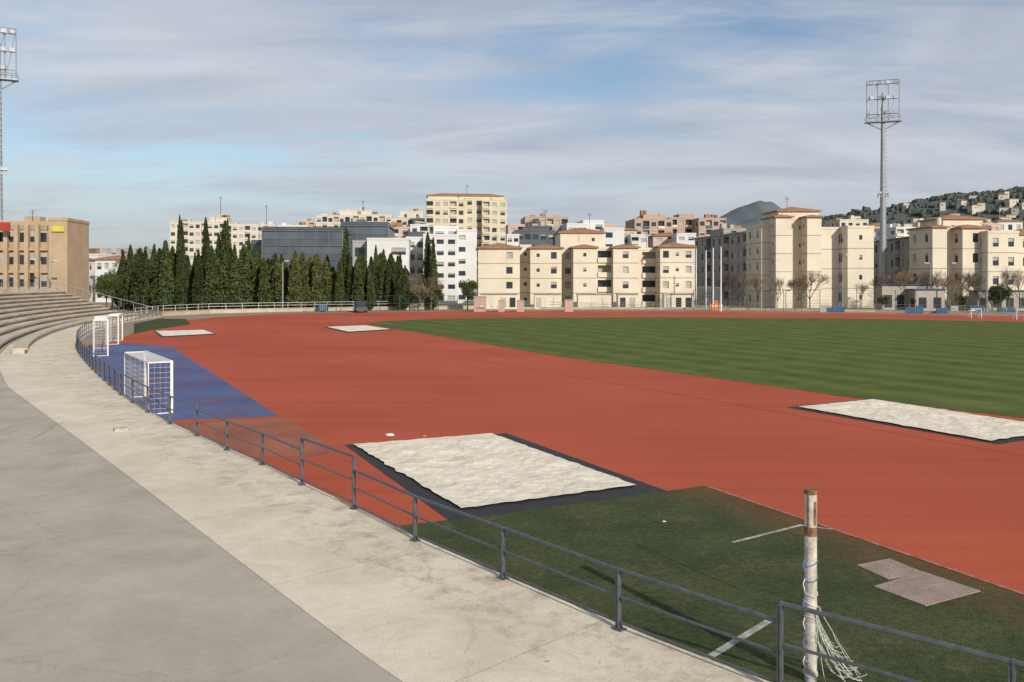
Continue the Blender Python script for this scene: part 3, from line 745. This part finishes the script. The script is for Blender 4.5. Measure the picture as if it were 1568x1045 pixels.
b=MB(); D=320
blk(b,972,1030,337,D,5,16,8,5,3,'wb','w',roof='flat',ww=1.8)
blk(b,1026,1072,335,D+6,5,16,8,4,3,'bw','w',roof='flat',ww=1.8)
blk(b,1070,1112,336,D,5,16,8,4,3,'wb','w',roof='flat',ww=1.8)
blk(b,985,1020,331,D+6,5,8,8,0,0,roof='flat'); blk(b,1040,1060,330,D+12,5,8,8,0,0,roof='flat')
b.build('brick_apartment_building',bm(M_obrick)+[M_cream])
b=MB(); D=280
blk(b,1108,1170,352,D,5,14,6,6,3,'wb','w',roof='flat',ww=1.8)
b.build('apartment_building',bm(M_grey)+[M_cream])
# varied blocks stacked behind the cream row
for p0,p1,y,D,m_,rf in((778,806,346,270,M_pink,'flat'),(776,795,362,205,M_wht,'flat'),(826,848,341,350,M_wht,'flat'),(922,948,346,290,M_pink,'flat'),(944,975,353,262,M_yell,'hip'),(966,992,362,225,M_wht,'flat'),(1000,1040,362,245,M_pink,'hip'),(1036,1066,360,232,M_wht,'flat'),(1064,1084,366,240,M_creamd,'flat'),(596,628,350,300,M_pink,'flat'),(628,656,346,290,M_wht,'flat'),(1286,1330,338,330,M_creamd,'flat'),(1336,1372,346,300,M_pink,'hip'),(1372,1412,350,280,M_wht,'flat'),(1406,1432,342,320,M_creamd,'flat'),(1506,1532,344,300,M_pink,'flat'),(1528,1566,340,340,M_wht,'hip'),(424,470,347,330,M_wht,'flat'),(464,490,340,400,M_pink,'flat')):
    b=MB(); blk(b,p0,p1,y,D,random.uniform(-4,9),12,random.choice([6,7,8]),max(2,int((p1-p0)*D/F/2.6)),3,random.choice(['wb','w','bw']),'w',roof=rf,ww=1.6,rb=.3); b.build('city_apartment_building',bm(m_)+[M_cream])
# left tan brick sports building
M_sign=mat('yellow_sign',(.65,.55,.08),(.5,.42,.08),4,.6); M_red=mat('red_panel',(.4,.05,.03),(.3,.04,.03),4,.6)
b=MB(); D=122; AG=6; ar=math.radians(AG)
A,B,z1=blk(b,-70,74,347,D+.8,AG,9,4,9,0,'w','-',roof='flat',parapet=.7,ww=1.75,wh=1.7,rb=.12)
blk(b,74,103,339,D,AG,8,4,1,0,'-','-',roof='flat')
for p in (-52,-36,-20,-4,12,28,44,60):
    t=(p+70)/144.; X=A[0]+(B[0]-A[0])*t; Y=A[1]+(B[1]-A[1])*t-.45
    b.box(X,Y,0,.55,.7,z1+.3,ar,6)
for f in (1,2,3): b.box((A[0]+B[0])/2,(A[1]+B[1])/2-.22,z1*f/4-.2,13.4,.3,.4,ar,6)
b.box(XT(88,D),D+.95,ZT(355,D),1.7,2.2,.75,ar,7)
b.box(XT(13,D)-.2,D-.6,ZT(354,D),1.4,.3,1.2,ar,8)
antenna(b,50,345,322,D+3)
b.box(XT(48,D+4),D+5,ZT(346,D+4),2.2,2,1.4,ar,6)
b.build('brick_sports_building',[M_brick,M_glass,M_blind,M_terr,M_band,M_green,M_brick,M_sign,M_red])
b=MB(); D=210
for p0,p1,y,r in((102,150,392,'flat'),(146,192,398,'hip'),(100,135,405,'hip'),(180,240,402,'hip'),(60,110,398,'hip')):
    blk(b,p0,p1,y,D+random.uniform(-8,20),random.uniform(-8,8),10,3,4,2,'w','w',roof=r)
b.build('terraced_house',bm(M_wht)+[M_wht])
cols=[M_creamd,M_wht,M_obrick,M_grey]
for i in range(34):
    b=MB(); p=-150+i*56+random.uniform(-15,15); D=random.uniform(430,620); w=random.uniform(35,70)
    blk(b,p,p+w,random.uniform(378,398) if not 1150<p<1800 else random.uniform(366,385),D,random.uniform(-12,12),18,6,7,3,'wb','w',roof=random.choice(['flat','hip']),ww=1.8)
    mm=random.choice(cols); b.build('distant_apartment_building',bm(mm)+[mm])

# ---------------- hills ----------------
M_hill=mat('hazy_hill_forest',(.125,.135,.12),(.095,.11,.10),.02,1.0,fine=.25,detail=8,spec=0)  # forest tone greyed, distance haze put into the colour
M_hilltree=mat('hazy_hill_trees',(.098,.115,.098),(.070,.084,.078),.012,1.0,fine=.25,detail=8,spec=0)  # tree tone with the same distance haze mixed into its colour
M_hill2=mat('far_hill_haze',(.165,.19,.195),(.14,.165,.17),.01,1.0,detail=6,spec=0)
def interp(P,x):
    if x<=P[0][0]: return P[0][1]
    for a,c in zip(P[:-1],P[1:]):
        if x<=c[0]:
            t=(x-a[0])/(c[0]-a[0]); t2=t*t*(3-2*t)*.5+t*.5; return a[1]+(c[1]-a[1])*t2
    return P[-1][1]
def hillpt(prof,D,run,px,t,bump=0):
    X=XT(px,D); Y=D-run*(1-t); zr=ZT(interp(prof,px),D); s=math.sin(t*math.pi/2)**.8
    z=zr*s+noise.noise(Vector((X*.006,Y*.006,3)))*zr*.22*math.sin(t*math.pi)
    z+=bump*(noise.noise(Vector((X*.05,Y*.05,0))))*min(1,t*4)
    return Vector((X,Y,max(z,-2)))
def hill(name,prof,D,run,m,bump,step,rows=40,trees=0,tr=(3,6)):
    b=MB(); x0,x1=prof[0][0],prof[-1][0]; n=int((x1-x0)/step)
    for j in range(rows+1):
        for i in range(n+1): b.v.append(tuple(hillpt(prof,D,run,x0+(x1-x0)*i/n,j/rows,bump)))
    for j in range(rows):
        for i in range(n):
            k=j*(n+1)+i; b.f.append((k,k+1,k+n+2,k+n+1)); b.m.append(0)
    base=rows*(n+1); o=len(b.v)
    for i in range(n+1):
        v=b.v[base+i]; b.v.append((v[0],v[1]+run,-3))
    for i in range(n): b.f.append((base+i,base+i+1,o+i+1,o+i)); b.m.append(0)
    for _ in range(trees):
        px=random.uniform(x0+5,x1-5); t=random.choice([random.uniform(.2,1),random.uniform(.93,1.0)])
        if noise.noise(Vector((px*.03,t*4,9)))<-.25: continue
        c=hillpt(prof,D,run,px,t,bump); r=random.uniform(*tr); hh=r*random.uniform(.9,1.7)
        m_=6; rg=[]
        for w,h in((.8,-.3),(1,.3),(.65,.85)):
            rg.append([(c.x+math.cos(6.283*q/m_)*r*w*random.uniform(.75,1.25),c.y+math.sin(6.283*q/m_)*r*w,c.z+hh*h*random.uniform(.8,1.2)) for q in range(m_)])
        for A_,C_ in zip(rg[:-1],rg[1:]):
            for q in range(m_):
                w=(q+1)%m_; b.face([A_[q],A_[w],C_[w],C_[q]],1)
        b.face(rg[-1],1)
    ob=b.build(name,[m,M_hilltree],smooth=(trees==0))
    return ob
HP=[(1180,352),(1230,346),(1270,338),(1330,330),(1400,313),(1450,305),(1500,301),(1568,293),(1700,274),(1900,270),(2150,290),(2400,360)]
hill('hill',HP,1500,700,M_hill,3,4,50,9000,(2.5,5.5))
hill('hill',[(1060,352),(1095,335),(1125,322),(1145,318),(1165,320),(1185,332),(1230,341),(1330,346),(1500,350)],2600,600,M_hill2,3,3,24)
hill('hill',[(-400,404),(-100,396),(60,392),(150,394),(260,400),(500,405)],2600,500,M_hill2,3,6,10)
b=MB()
for i in range(120):
    px=random.uniform(1310,1680); t=random.uniform(.25,.78); c=hillpt(HP,1500,700,px,t,3); w=random.uniform(7,14); h=random.uniform(4,8)
    a_=random.uniform(-.4,.4)
    b.box(c.x,c.y-2,c.z-4,w,10,h+6,a_,random.choice([0,3,3])); b.box(c.x,c.y-2,c.z+h+2,w+1,11,1.0,a_,1)
    for k in range(3): b.box(c.x-w/3+k*w/3,c.y-7.1,c.z+h-2,1.2,.3,1.6,a_,2)
b.build('hillside_houses',[M_grey,M_terr,M_glass,M_creamd])

# ---------------- vegetation ----------------
M_cyp=mat('cypress_foliage',(.085,.105,.036),(.030,.045,.017),1.1,.9,spec=.1,rnd=.3,fine=.35)
M_leaf=mat('tree_foliage',(.095,.12,.035),(.04,.055,.018),.9,.9,spec=.1,rnd=.25,fine=.3)
M_olive=mat('lighter_conifer_foliage',(.13,.135,.048),(.06,.07,.026),.9,.9,spec=.1,rnd=.2,fine=.3)
M_aut=mat('autumn_foliage',(.34,.22,.10),(.22,.15,.08),.9,.9,spec=.1,fine=.3)
M_bark=mat('bark',(.13,.095,.07),(.08,.06,.045),3,.95,fine=.2)
M_palebark=mat('pale_twigs',(.24,.18,.13),(.17,.13,.095),3,.95,fine=.2)
def leafq(b,p,s,mi,el=1.0):
    a=Vector((random.gauss(0,1),random.gauss(0,1),random.gauss(0,1)*el)).normalized()
    c=a.orthogonal().normalized(); c.rotate(Quaternion(a,random.random()*6.28))
    b.face([p+a*s,p+c*s*.6,p-a*s,p-c*s*.6],mi)
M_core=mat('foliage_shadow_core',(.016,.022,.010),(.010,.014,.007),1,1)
def cyp_mesh(seed,fat=1.0,leafm=M_cyp,bl=.75):
    random.seed(seed); b=MB(); h=10.0
    b.cyl((0,0,0),(0,0,2),.16,.13,7,1)
    lean=random.uniform(-.03,.03)
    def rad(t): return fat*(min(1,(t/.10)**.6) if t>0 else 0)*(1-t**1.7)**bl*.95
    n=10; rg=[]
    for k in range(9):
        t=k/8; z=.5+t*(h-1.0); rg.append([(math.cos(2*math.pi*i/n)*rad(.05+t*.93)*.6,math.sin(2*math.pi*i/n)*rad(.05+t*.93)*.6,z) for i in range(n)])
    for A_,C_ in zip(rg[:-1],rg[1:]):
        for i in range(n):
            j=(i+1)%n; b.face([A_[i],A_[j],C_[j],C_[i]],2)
    for k in range(3600):
        t=random.random()**.9; th=random.random()*6.283; z=.3+t*(h-.3)
        lump=1+.38*noise.noise(Vector((math.cos(th)*1.6+seed,math.sin(th)*1.6,z*.8)))+.22*noise.noise(Vector((math.cos(th)*4+seed,math.sin(th)*4,z*2.3)))
        r=rad(t)*lump*random.uniform(.6,1.06)
        p=Vector((math.cos(th)*r+lean*z,math.sin(th)*r,z+random.uniform(-.1,.2)))
        leafq(b,p,random.uniform(.09,.22),0,2.5)
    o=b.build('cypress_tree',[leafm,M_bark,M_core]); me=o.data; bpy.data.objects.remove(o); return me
CM=[cyp_mesh(s,1.0,bl=(.55,.7,.85,.6,1.0,.75)[s]) for s in range(6)]
OM=[cyp_mesh(s+20,1.25,M_olive,.6) for s in range(3)]
random.seed(11)
def put(me,name,X,Y,sx,sz):
    o=bpy.data.objects.new(name,me); scene.collection.objects.link(o); o.location=(X,Y,0); o.scale=(sx,sx*random.uniform(.9,1.1),sz); o.rotation_euler=(0,0,random.random()*6.28); return o
def cyp(px,ty,D,wpx,meshes=CM,name='cypress_tree'):
    put(random.choice(meshes),name,XT(px,D),D,wpx*D/F/2/.95,ZT(ty,D)/10.0)
main=[(190,384),(200,377),(211,380),(222,383),(233,377),(244,382),(255,371),(264,382),(275,336),(286,389),(298,388),(306,384),(314,335),(325,377),(335,357),(347,338),(359,379),(371,373),(383,367),(394,384),(405,394)]
for p,y in main: cyp(p+random.uniform(-2,2),y+random.uniform(-3,4),random.uniform(146,154),random.uniform(16,25) if y>345 else 15)
cyp(347,341,148,25); cyp(276,341,149,17)
for p,y in [(416,408),(428,402),(440,406),(452,386),(463,388),(475,395),(487,390),(497,399),(509,415)]:
    cyp(p,y,random.uniform(148,154),random.uniform(16,22),OM)
for p,y in [(520,398),(529,349),(538,388),(548,393),(559,398),(568,406),(576,378),(586,384),(595,404),(604,402),(612,390),(620,408),(655,358),(664,366)]:
    cyp(p,y,random.uniform(147,153),random.uniform(13,18))
for i in range(80):
    p=184+i*5.6
    if p>624: break
    cyp(p+random.uniform(-3,3),random.uniform(388,414),random.uniform(155,164),random.uniform(18,26),CM if random.random()<.7 else OM)
def broad_mesh(seed,leafm,nl=5200,h=8,crown=3.2,name='leafy_tree',leaf=(.10,.22)):
    random.seed(seed); b=MB()
    b.cyl((0,0,0),(0,0,h*.35),.22,.16,8,1)
    cl=[]
    for k in range(16):
        th=random.random()*6.28; r=random.uniform(.2,.75)*crown; z=h*random.uniform(.42,.88)
        c=Vector((math.cos(th)*r,math.sin(th)*r,z)); cl.append((c,random.uniform(.28,.45)*crown))
        m=Vector((c.x*.4,c.y*.4,h*.35+(z-h*.35)*.5)); b.cyl((0,0,h*.3),m,.11,.07,5,1); b.cyl(m,c,.07,.03,5,1)
    cl.append((Vector((0,0,h*.85)),crown*.4))
    for k in range(nl):
        c,r=random.choice(cl); d=Vector((random.gauss(0,1),random.gauss(0,1),random.gauss(0,.8))).normalized()*r*random.uniform(.5,1.05)
        leafq(b,c+d,random.uniform(*leaf),0)
    o=b.build(name,[leafm,M_bark]); me=o.data; bpy.data.objects.remove(o); return me
BR=[broad_mesh(1,M_leaf),broad_mesh(2,M_leaf)]
def bare_mesh(seed,leaves=0,barkm=None):
    random.seed(seed); b=MB()
    def grow(p,d,L,r,dep):
        q=p+d*L; b.cyl(p,q,r,r*.7,4 if dep<4 else 6,1,cap=False)
        if dep==0:
            for _ in range(leaves): leafq(b,q+Vector((random.uniform(-.3,.3),random.uniform(-.3,.3),random.uniform(-.3,.3))),random.uniform(.06,.12),0)
            return
        for k in range(3 if dep>1 else 2):
            nd_=(d+Vector((random.gauss(0,.42),random.gauss(0,.42),random.gauss(0.12,.25)))).normalized()
            grow(q,nd_,L*random.uniform(.68,.88),r*.64,dep-1)
    grow(Vector((0,0,0)),Vector((0,0,1)),1.9,.15,6)
    o=b.build('bare_tree',[M_aut,barkm or M_palebark]); me=o.data; bpy.data.objects.remove(o); return me
BT=[bare_mesh(1),bare_mesh(4),bare_mesh(9,0,M_bark)]; BTL=bare_mesh(6,2)
random.seed(5)
for p,y,D in((172,412,150),(163,420,146),(182,424,152)): put(random.choice(BR),'leafy_tree',XT(p,D),D,ZT(y,D)/8*.75,ZT(y,D)/8)
for p,y,D in((716,428,150),(1533,434,140),(1528,437,141),(640,440,150),(668,440,151),(1352,452,147),(1400,456,146),(1475,452,147)): put(random.choice(BR),'shrub',XT(p,D),D,ZT(y,D)/8*.9,ZT(y,D)/8)
for p,y,D in((632,410,150),(643,405,154),(660,412,150),(135,425,150),(118,430,145),(1120,400,152),(1100,408,156),(1140,412,150),(1190,415,148),(1160,410,152),(1395,400,150),(1415,396,152),(1375,404,156),(1358,400,152),(1435,400,148),(1480,402,147),(1468,398,149),(1500,404,148),(1545,398,146),(1562,402,144),(1318,425,148)):
    put(random.choice(BT),'bare_tree',XT(p,D),D,ZT(y,D)/8.5*.8,ZT(y,D)/8.5)
for p,y,D in((1240,398,146),(1222,412,149),(1455,408,146),(1378,398,149),(645,425,148)):
    put(BTL,'autumn_tree',XT(p,D),D,ZT(y,D)/8.5*.85,ZT(y,D)/8.5)

# ---------------- far perimeter ----------------
M_wall=mat('perimeter_wall_paint',(.52,.44,.33),(.42,.33,.24),.6,.9,fine=.1)
M_bluep=mat('blue_panel',(.04,.10,.21),(.03,.07,.15),1,.7)
def wallline(name,pts,h,pick,m,mr):
    b=MB()
    for a,c in zip(pts[:-1],pts[1:]):
        A=Vector(a); C=Vector(c); d=C-A; L_=d.length; an=math.atan2(d.y,d.x); m_=(A+C)/2
        b.box(m_.x,m_.y,0,L_,.2,h,an,0); b.box(m_.x,m_.y,h,L_,.3,.1,an,0)
        n=int(L_/pick)
        for k in range(n): q=A+d*(k/n); b.cyl((q.x,q.y,h+.1),(q.x,q.y,h+1.0),.03,n=4,mi=1)
        for z in (h+.55,h+1.0): b.cyl((A.x,A.y,z),(C.x,C.y,z),.03,n=4,mi=1)
    return b.build(name,[m,mr])
wallline('perimeter_wall',[G(207,490)[:2],G(250,484.5)[:2],G(320,480.5)[:2],G(420,478)[:2],G(560,475.5)[:2],G(726,473.5)[:2]],.55,2.2,M_wall,M_white)
wallline('perimeter_wall',[G(770,473.5)[:2],G(1000,474)[:2],G(1180,476)[:2],G(1340,478)[:2],G(1568,483)[:2],(130,132)],.3,2.5,M_wall,M_mast)
def fence(name,pts,h,sp,m):
    b=MB()
    for a,c in zip(pts[:-1],pts[1:]):
        A=Vector((*a,0)); C=Vector((*c,0)); L_=(C-A).length; n=max(1,int(L_/sp))
        for k in range(n+1): q=A.lerp(C,k/n); b.cyl(q,q+Vector((0,0,h)),.05,n=5)
        for z in (h,.1,h*.5): b.cyl(A+Vector((0,0,z)),C+Vector((0,0,z)),.02,n=4)
        nn=int(L_/.5)
        for k in range(nn): q=A.lerp(C,k/nn); b.cyl(q,q+Vector((0,0,h)),.008,n=3,cap=False)
        for k in range(int(h/.5)): b.cyl(A+Vector((0,0,k*.5)),C+Vector((0,0,k*.5)),.008,n=3,cap=False)
    return b.build(name,[m])
M_fence=mat('green_fence_wire',(.07,.11,.09),(.05,.08,.07),2,.6)
fence('chain_link_fence',[(XT(190,143),143),(XT(460,143),143),(XT(730,147),147)],2.6,3,M_fence)
fence('chain_link_fence',[(XT(1062,146),146),(XT(1340,143),143),(XT(1600,136),136)],3.6,3,M_fence)
b=MB()
for p in (1262,1270,1286,1372,1386,1420,1437,1470,1508,1521,1560,1580):
    X=XT(p,139); b.box(X,139.5 if p<1340 else 134,.0,random.uniform(1,2.2),.12,random.choice([.7,.9,1.2]),-.05,random.choice([0,0,1]))
b.build('advertising_boards',[M_bluep,M_grey])
b=MB()
for p0,p1,y,D in((1345,1420,437,150),(1395,1440,444,147),(1490,1568,446,150)):
    x0,x1=XT(p0,D),XT(p1,D); z=ZT(y,D); b.box((x0+x1)/2,D,0,x1-x0,3,z,0,0); b.box((x0+x1)/2,D,z,x1-x0+.6,3.6,.15,0,1)
    n=int((x1-x0)/2)
    for k in range(n): b.box(x0+(k+.5)*(x1-x0)/n,D-1.53,.5,1.3,.06,z*.5,0,2)
b.build('changing_room_building',[M_shade,M_bluep,M_glass])
b=MB()
for p,w,y,D in((735,2.0,455,142),(768,1.0,461,141),(871,1.4,460,142),(797,1.2,461,142)):
    X=XT(p,D); b.box(X,D,0,w,1.2,ZT(y,D),0,0); b.box(X,D,ZT(y,D),w+.2,1.4,.12,0,1)
b.build('brick_gate_piers',[M_obrick,M_grey])

# throwing cage
b=MB()
cage=[(1012,475),(1030,473),(1052,472),(1066,472),(1081,473),(1092,475),(1104,477)]
tops=[452,450,450,381,384,380,378]
P_=[]
for (p,y),ty in zip(cage,tops):
    g=G(p,y); D=g[1]; z=ZT(ty,D); P_.append((g[0],g[1],z)); b.cyl((g[0],g[1],0),(g[0],g[1],z),.13 if z>5 else .08,.09 if z>5 else .07,7,0)
for a,c in zip(P_[:-1],P_[1:]):
    zt=min(a[2],c[2],4.0)
    b.cyl((a[0],a[1],zt),(c[0],c[1],zt),.04,n=5)
    n=10
    for k in range(n+1):
        q=Vector(a).lerp(Vector(c),k/n); b.cyl((q.x,q.y,0),(q.x,q.y,zt),.015,n=3,cap=False)
    for k in range(8): b.cyl((a[0],a[1],zt*k/8),(c[0],c[1],zt*k/8),.015,n=3,cap=False)
b.build('throwing_cage',[M_white])
M_or=mat('orange_plastic',(.70,.22,.05),(.6,.18,.04),4,.5)
b=MB(); g=G(1097,476)
for k in range(3):
    x=g[0]-1.0+k*.8; b.box(x,g[1]-.5,.1,.62,.35,1.1+.6*(k==1),0,0); b.box(x,g[1]-.5,.0,.7,.5,.12,0,0); b.box(x,g[1]-.72,.7,.5,.03,.25,0,1)
b.build('orange_safety_barrier',[M_or,M_white])
def hurdle(X,Y):
    b=MB()
    for s in(-.55,.55):
        b.cyl((X+s,Y,0),(X+s,Y,1.0),.025,n=5); b.cyl((X+s,Y,.03),(X+s,Y-.7,.03),.025,n=5)
    b.box(X,Y,.9,1.2,.04,.14,0,1); b.box(X-.4,Y-.03,.9,.2,.03,.14,0,2); b.box(X+.4,Y-.03,.9,.2,.03,.14,0,2)
    b.build('hurdle',[M_mast,M_white,M_red])
for p,y in((738,478),(748,477.5),(758,478.5),(985,478),(1490,486)): hurdle(*G(p,y)[:2])
for p,y in((1495,488),(1565,490)):
    b=MB(); g=G(p,y)
    for s in(-.7,.7): b.cyl((g[0]+s,g[1],0),(g[0]+s,g[1],1.3),.05,n=6); b.cyl((g[0]+s,g[1],.05),(g[0]+s,g[1]+.9,.05),.04,n=5); b.cyl((g[0]+s,g[1],1.3),(g[0]+s,g[1]+.9,.05),.035,n=5)
    b.cyl((g[0]-.7,g[1],1.3),(g[0]+.7,g[1],1.3),.05,n=6); b.build('training_goal',[M_white])

def lamp(px,ty,D,name='street_lamp',arm=1.3,d=1):
    b=MB(); X=XT(px,D); z=ZT(ty,D)
    b.cyl((X,D,0),(X,D,z),.13,.07,8); b.cyl((X,D,z),(X+arm*d,D-.3,z+.25),.05,n=6); b.box(X+arm*d,D-.3,z+.15,.8,.3,.15,0,1); b.cyl((X,D,0),(X,D,.5),.2,.18,8)
    b.build(name,[M_mast,M_lampglass])
for p,y,D,d in((433,402,146,1),(1511,345,138,-1),(1425,405,148,-1),(78,402,118,1),(62,400,119,-1),(1452,405,150,1),(1290,392,150,1)): lamp(p,y,D,d=d,arm=.8)
def car(X,Y,ang,m,van=False):
    b=MB(); W=1.75
    prof=[(-2.1,.35),(-2.15,.75),(-2.0,.95),(-1.5,1.0),(-1.0,1.42),(.7,1.45),(1.25,1.0),(2.0,.88),(2.15,.6),(2.12,.35)]
    if van: prof=[(-2.15,.35),(-2.15,1.0),(-2.1,1.85),(1.0,1.9),(1.5,1.1),(2.1,.95),(2.15,.35)]
    c,s=math.cos(ang),math.sin(ang)
    def P(x,y,z): return (X+x*c-y*s,Y+x*s+y*c,z)
    Lf=[P(x,-W/2*(1 if z<1.05 else .85),z) for x,z in prof]; Rt=[P(x,W/2*(1 if z<1.05 else .85),z) for x,z in prof]
    b.face(Lf); b.face(Rt[::-1])
    for i in range(len(prof)):
        j=(i+1)%len(prof)
        gl=1 if (prof[i][1]<1.1<prof[j][1]+.0 or prof[j][1]<1.1<prof[i][1]) else 0
        b.face([Lf[i],Rt[i],Rt[j],Lf[j]],gl)
    for s_ in(-1,1):
        zt=1.38 if not van else 1.75
        b.face([P(-1.3,s_*(W/2+.0),1.02),P(1.1,s_*(W/2+.0),1.02),P(.65,s_*(W/2*.87+.01),zt),P(-.95,s_*(W/2*.87+.01),zt)],1)
        for x in(-1.35,1.35): b.cyl(P(x,s_*(W/2-.15),.33),P(x,s_*(W/2+.04),.33),.33,n=14,mi=2)
    b.build('parked_car',[m,M_glass,M_black])
M_c1=mat('dark_car_paint',(.03,.035,.04),(.03,.03,.035),1,.3,spec=.6)
car(XT(552,139),139,-1.3,M_c1,True)
b=MB(); X=XT(495,143); b.box(X,143,.12,1.5,1.2,1.0,.1,0); b.box(X,143,1.12,1.6,1.3,.08,.1,1)
for s_ in(-.6,.6): b.box(X+s_,143,0,.12,1.0,.12,.1,1)
for k in range(5): b.box(X-.6+.3*k,142.38,.2,.05,.05,.85,.1,1)
b.build('equipment_container',[M_bluep,M_grey])

# ---------------- world & sun ----------------
SAZ=math.atan2(-10.8,6.3)
EL=math.radians(26)
w=bpy.data.worlds.new('World'); scene.world=w; w.use_nodes=True; nt=w.node_tree; L=nt.links
bg=nt.nodes['Background']; bg.inputs['Strength'].default_value=.12
sky=nd(nt,'ShaderNodeTexSky'); sky.sky_type='NISHITA'; sky.sun_disc=False; sky.sun_elevation=EL
sky.sun_rotation=math.pi/2-SAZ
sky.air_density=1.0; sky.dust_density=1.2; sky.ozone_density=1.5; sky.altitude=100
tc=nd(nt,'ShaderNodeTexCoord'); sp=nd(nt,'ShaderNodeSeparateXYZ'); L.new(tc.outputs['Generated'],sp.inputs[0])
za=nd(nt,'ShaderNodeMath',operation='ADD'); za.inputs[1].default_value=.12; L.new(sp.outputs[2],za.inputs[0])
zm=nd(nt,'ShaderNodeMath',operation='MAXIMUM'); zm.inputs[1].default_value=.03; L.new(za.outputs[0],zm.inputs[0])
dx=nd(nt,'ShaderNodeMath',operation='DIVIDE'); L.new(sp.outputs[0],dx.inputs[0]); L.new(zm.outputs[0],dx.inputs[1])
dy=nd(nt,'ShaderNodeMath',operation='DIVIDE'); L.new(sp.outputs[1],dy.inputs[0]); L.new(zm.outputs[0],dy.inputs[1])
cb=nd(nt,'ShaderNodeCombineXYZ'); L.new(dx.outputs[0],cb.inputs[0]); L.new(dy.outputs[0],cb.inputs[1])
def cloudnoise(rot,sc,loc,scale,detail,rough,dist):
    mp=nd(nt,'ShaderNodeMapping'); mp.inputs['Rotation'].default_value=(0,0,math.radians(rot)); mp.inputs['Scale'].default_value=sc; mp.inputs['Location'].default_value=loc; L.new(cb.outputs[0],mp.inputs[0])
    n1=nd(nt,'ShaderNodeTexNoise'); n1.inputs['Scale'].default_value=scale; n1.inputs['Detail'].default_value=detail; n1.inputs['Roughness'].default_value=rough; n1.inputs['Distortion'].default_value=dist; L.new(mp.outputs[0],n1.inputs['Vector'])
    return n1.outputs['Fac']
big=cloudnoise(32,(.6,.8,1),(3.1,1.7,0),1.0,8,.5,.4)
fine_=cloudnoise(38,(.6,1.7,1),(7.3,2.2,0),2.0,12,.60,.9)
sm=nd(nt,'ShaderNodeMath',operation='MULTIPLY_ADD'); sm.inputs[1].default_value=.5; L.new(fine_,sm.inputs[0]); L.new(big,sm.inputs[2])
ma=nd(nt,'ShaderNodeMath',operation='MULTIPLY_ADD'); ma.inputs[1].default_value=.26; L.new(sp.outputs[0],ma.inputs[0]); L.new(sm.outputs[0],ma.inputs[2])
mr=nd(nt,'ShaderNodeMapRange'); mr.interpolation_type='SMOOTHSTEP'; mr.inputs[1].default_value=.50; mr.inputs[2].default_value=.82; mr.inputs[4].default_value=.92; L.new(ma.outputs[0],mr.inputs[0])
sh=cloudnoise(28,(.5,1.1,1),(1.0,5.0,0),1.4,9,.56,.6)
rc=nd(nt,'ShaderNodeValToRGB'); rc.color_ramp.elements[0].position=.36; rc.color_ramp.elements[1].position=.64
rc.color_ramp.elements[0].color=(3.55,3.95,4.8,1); rc.color_ramp.elements[1].color=(5.3,5.5,6.0,1); L.new(sh,rc.inputs[0])
mix=nd(nt,'ShaderNodeMix',data_type='RGBA'); L.new(mr.outputs[0],mix.inputs[0]); L.new(sky.outputs[0],mix.inputs[6]); L.new(rc.outputs[0],mix.inputs[7])
hz=nd(nt,'ShaderNodeMapRange'); hz.inputs[1].default_value=0; hz.inputs[2].default_value=.17; hz.inputs[3].default_value=.9; hz.inputs[4].default_value=0; hz.interpolation_type='SMOOTHSTEP'; L.new(sp.outputs[2],hz.inputs[0])
mix2=nd(nt,'ShaderNodeMix',data_type='RGBA'); L.new(hz.outputs[0],mix2.inputs[0]); L.new(mix.outputs[2],mix2.inputs[6]); mix2.inputs[7].default_value=(4.05,4.4,4.8,1)
L.new(mix2.outputs[2],bg.inputs['Color'])
sd=bpy.data.lights.new('sun','SUN'); sd.energy=4.1; sd.angle=math.radians(.9); sd.color=(1,.93,.82)
so=bpy.data.objects.new('sun',sd); scene.collection.objects.link(so)
dirv=Vector((math.cos(SAZ)*math.cos(EL),math.sin(SAZ)*math.cos(EL),math.sin(EL)))
so.rotation_euler=dirv.to_track_quat('Z','Y').to_euler(); so.location=(0,0,60)
cd=bpy.data.cameras.new('camera'); co=bpy.data.objects.new('camera',cd); scene.collection.objects.link(co)
co.location=(0,0,H); co.rotation_euler=(math.radians(90),0,0); cd.sensor_width=36; cd.lens=36*F/1568; cd.shift_y=-(522.5-YH)/1568
cd.clip_start=.1; cd.clip_end=12000
scene.camera=co
scene.view_settings.view_transform='Standard'; scene.view_settings.look='None'; scene.view_settings.exposure=0
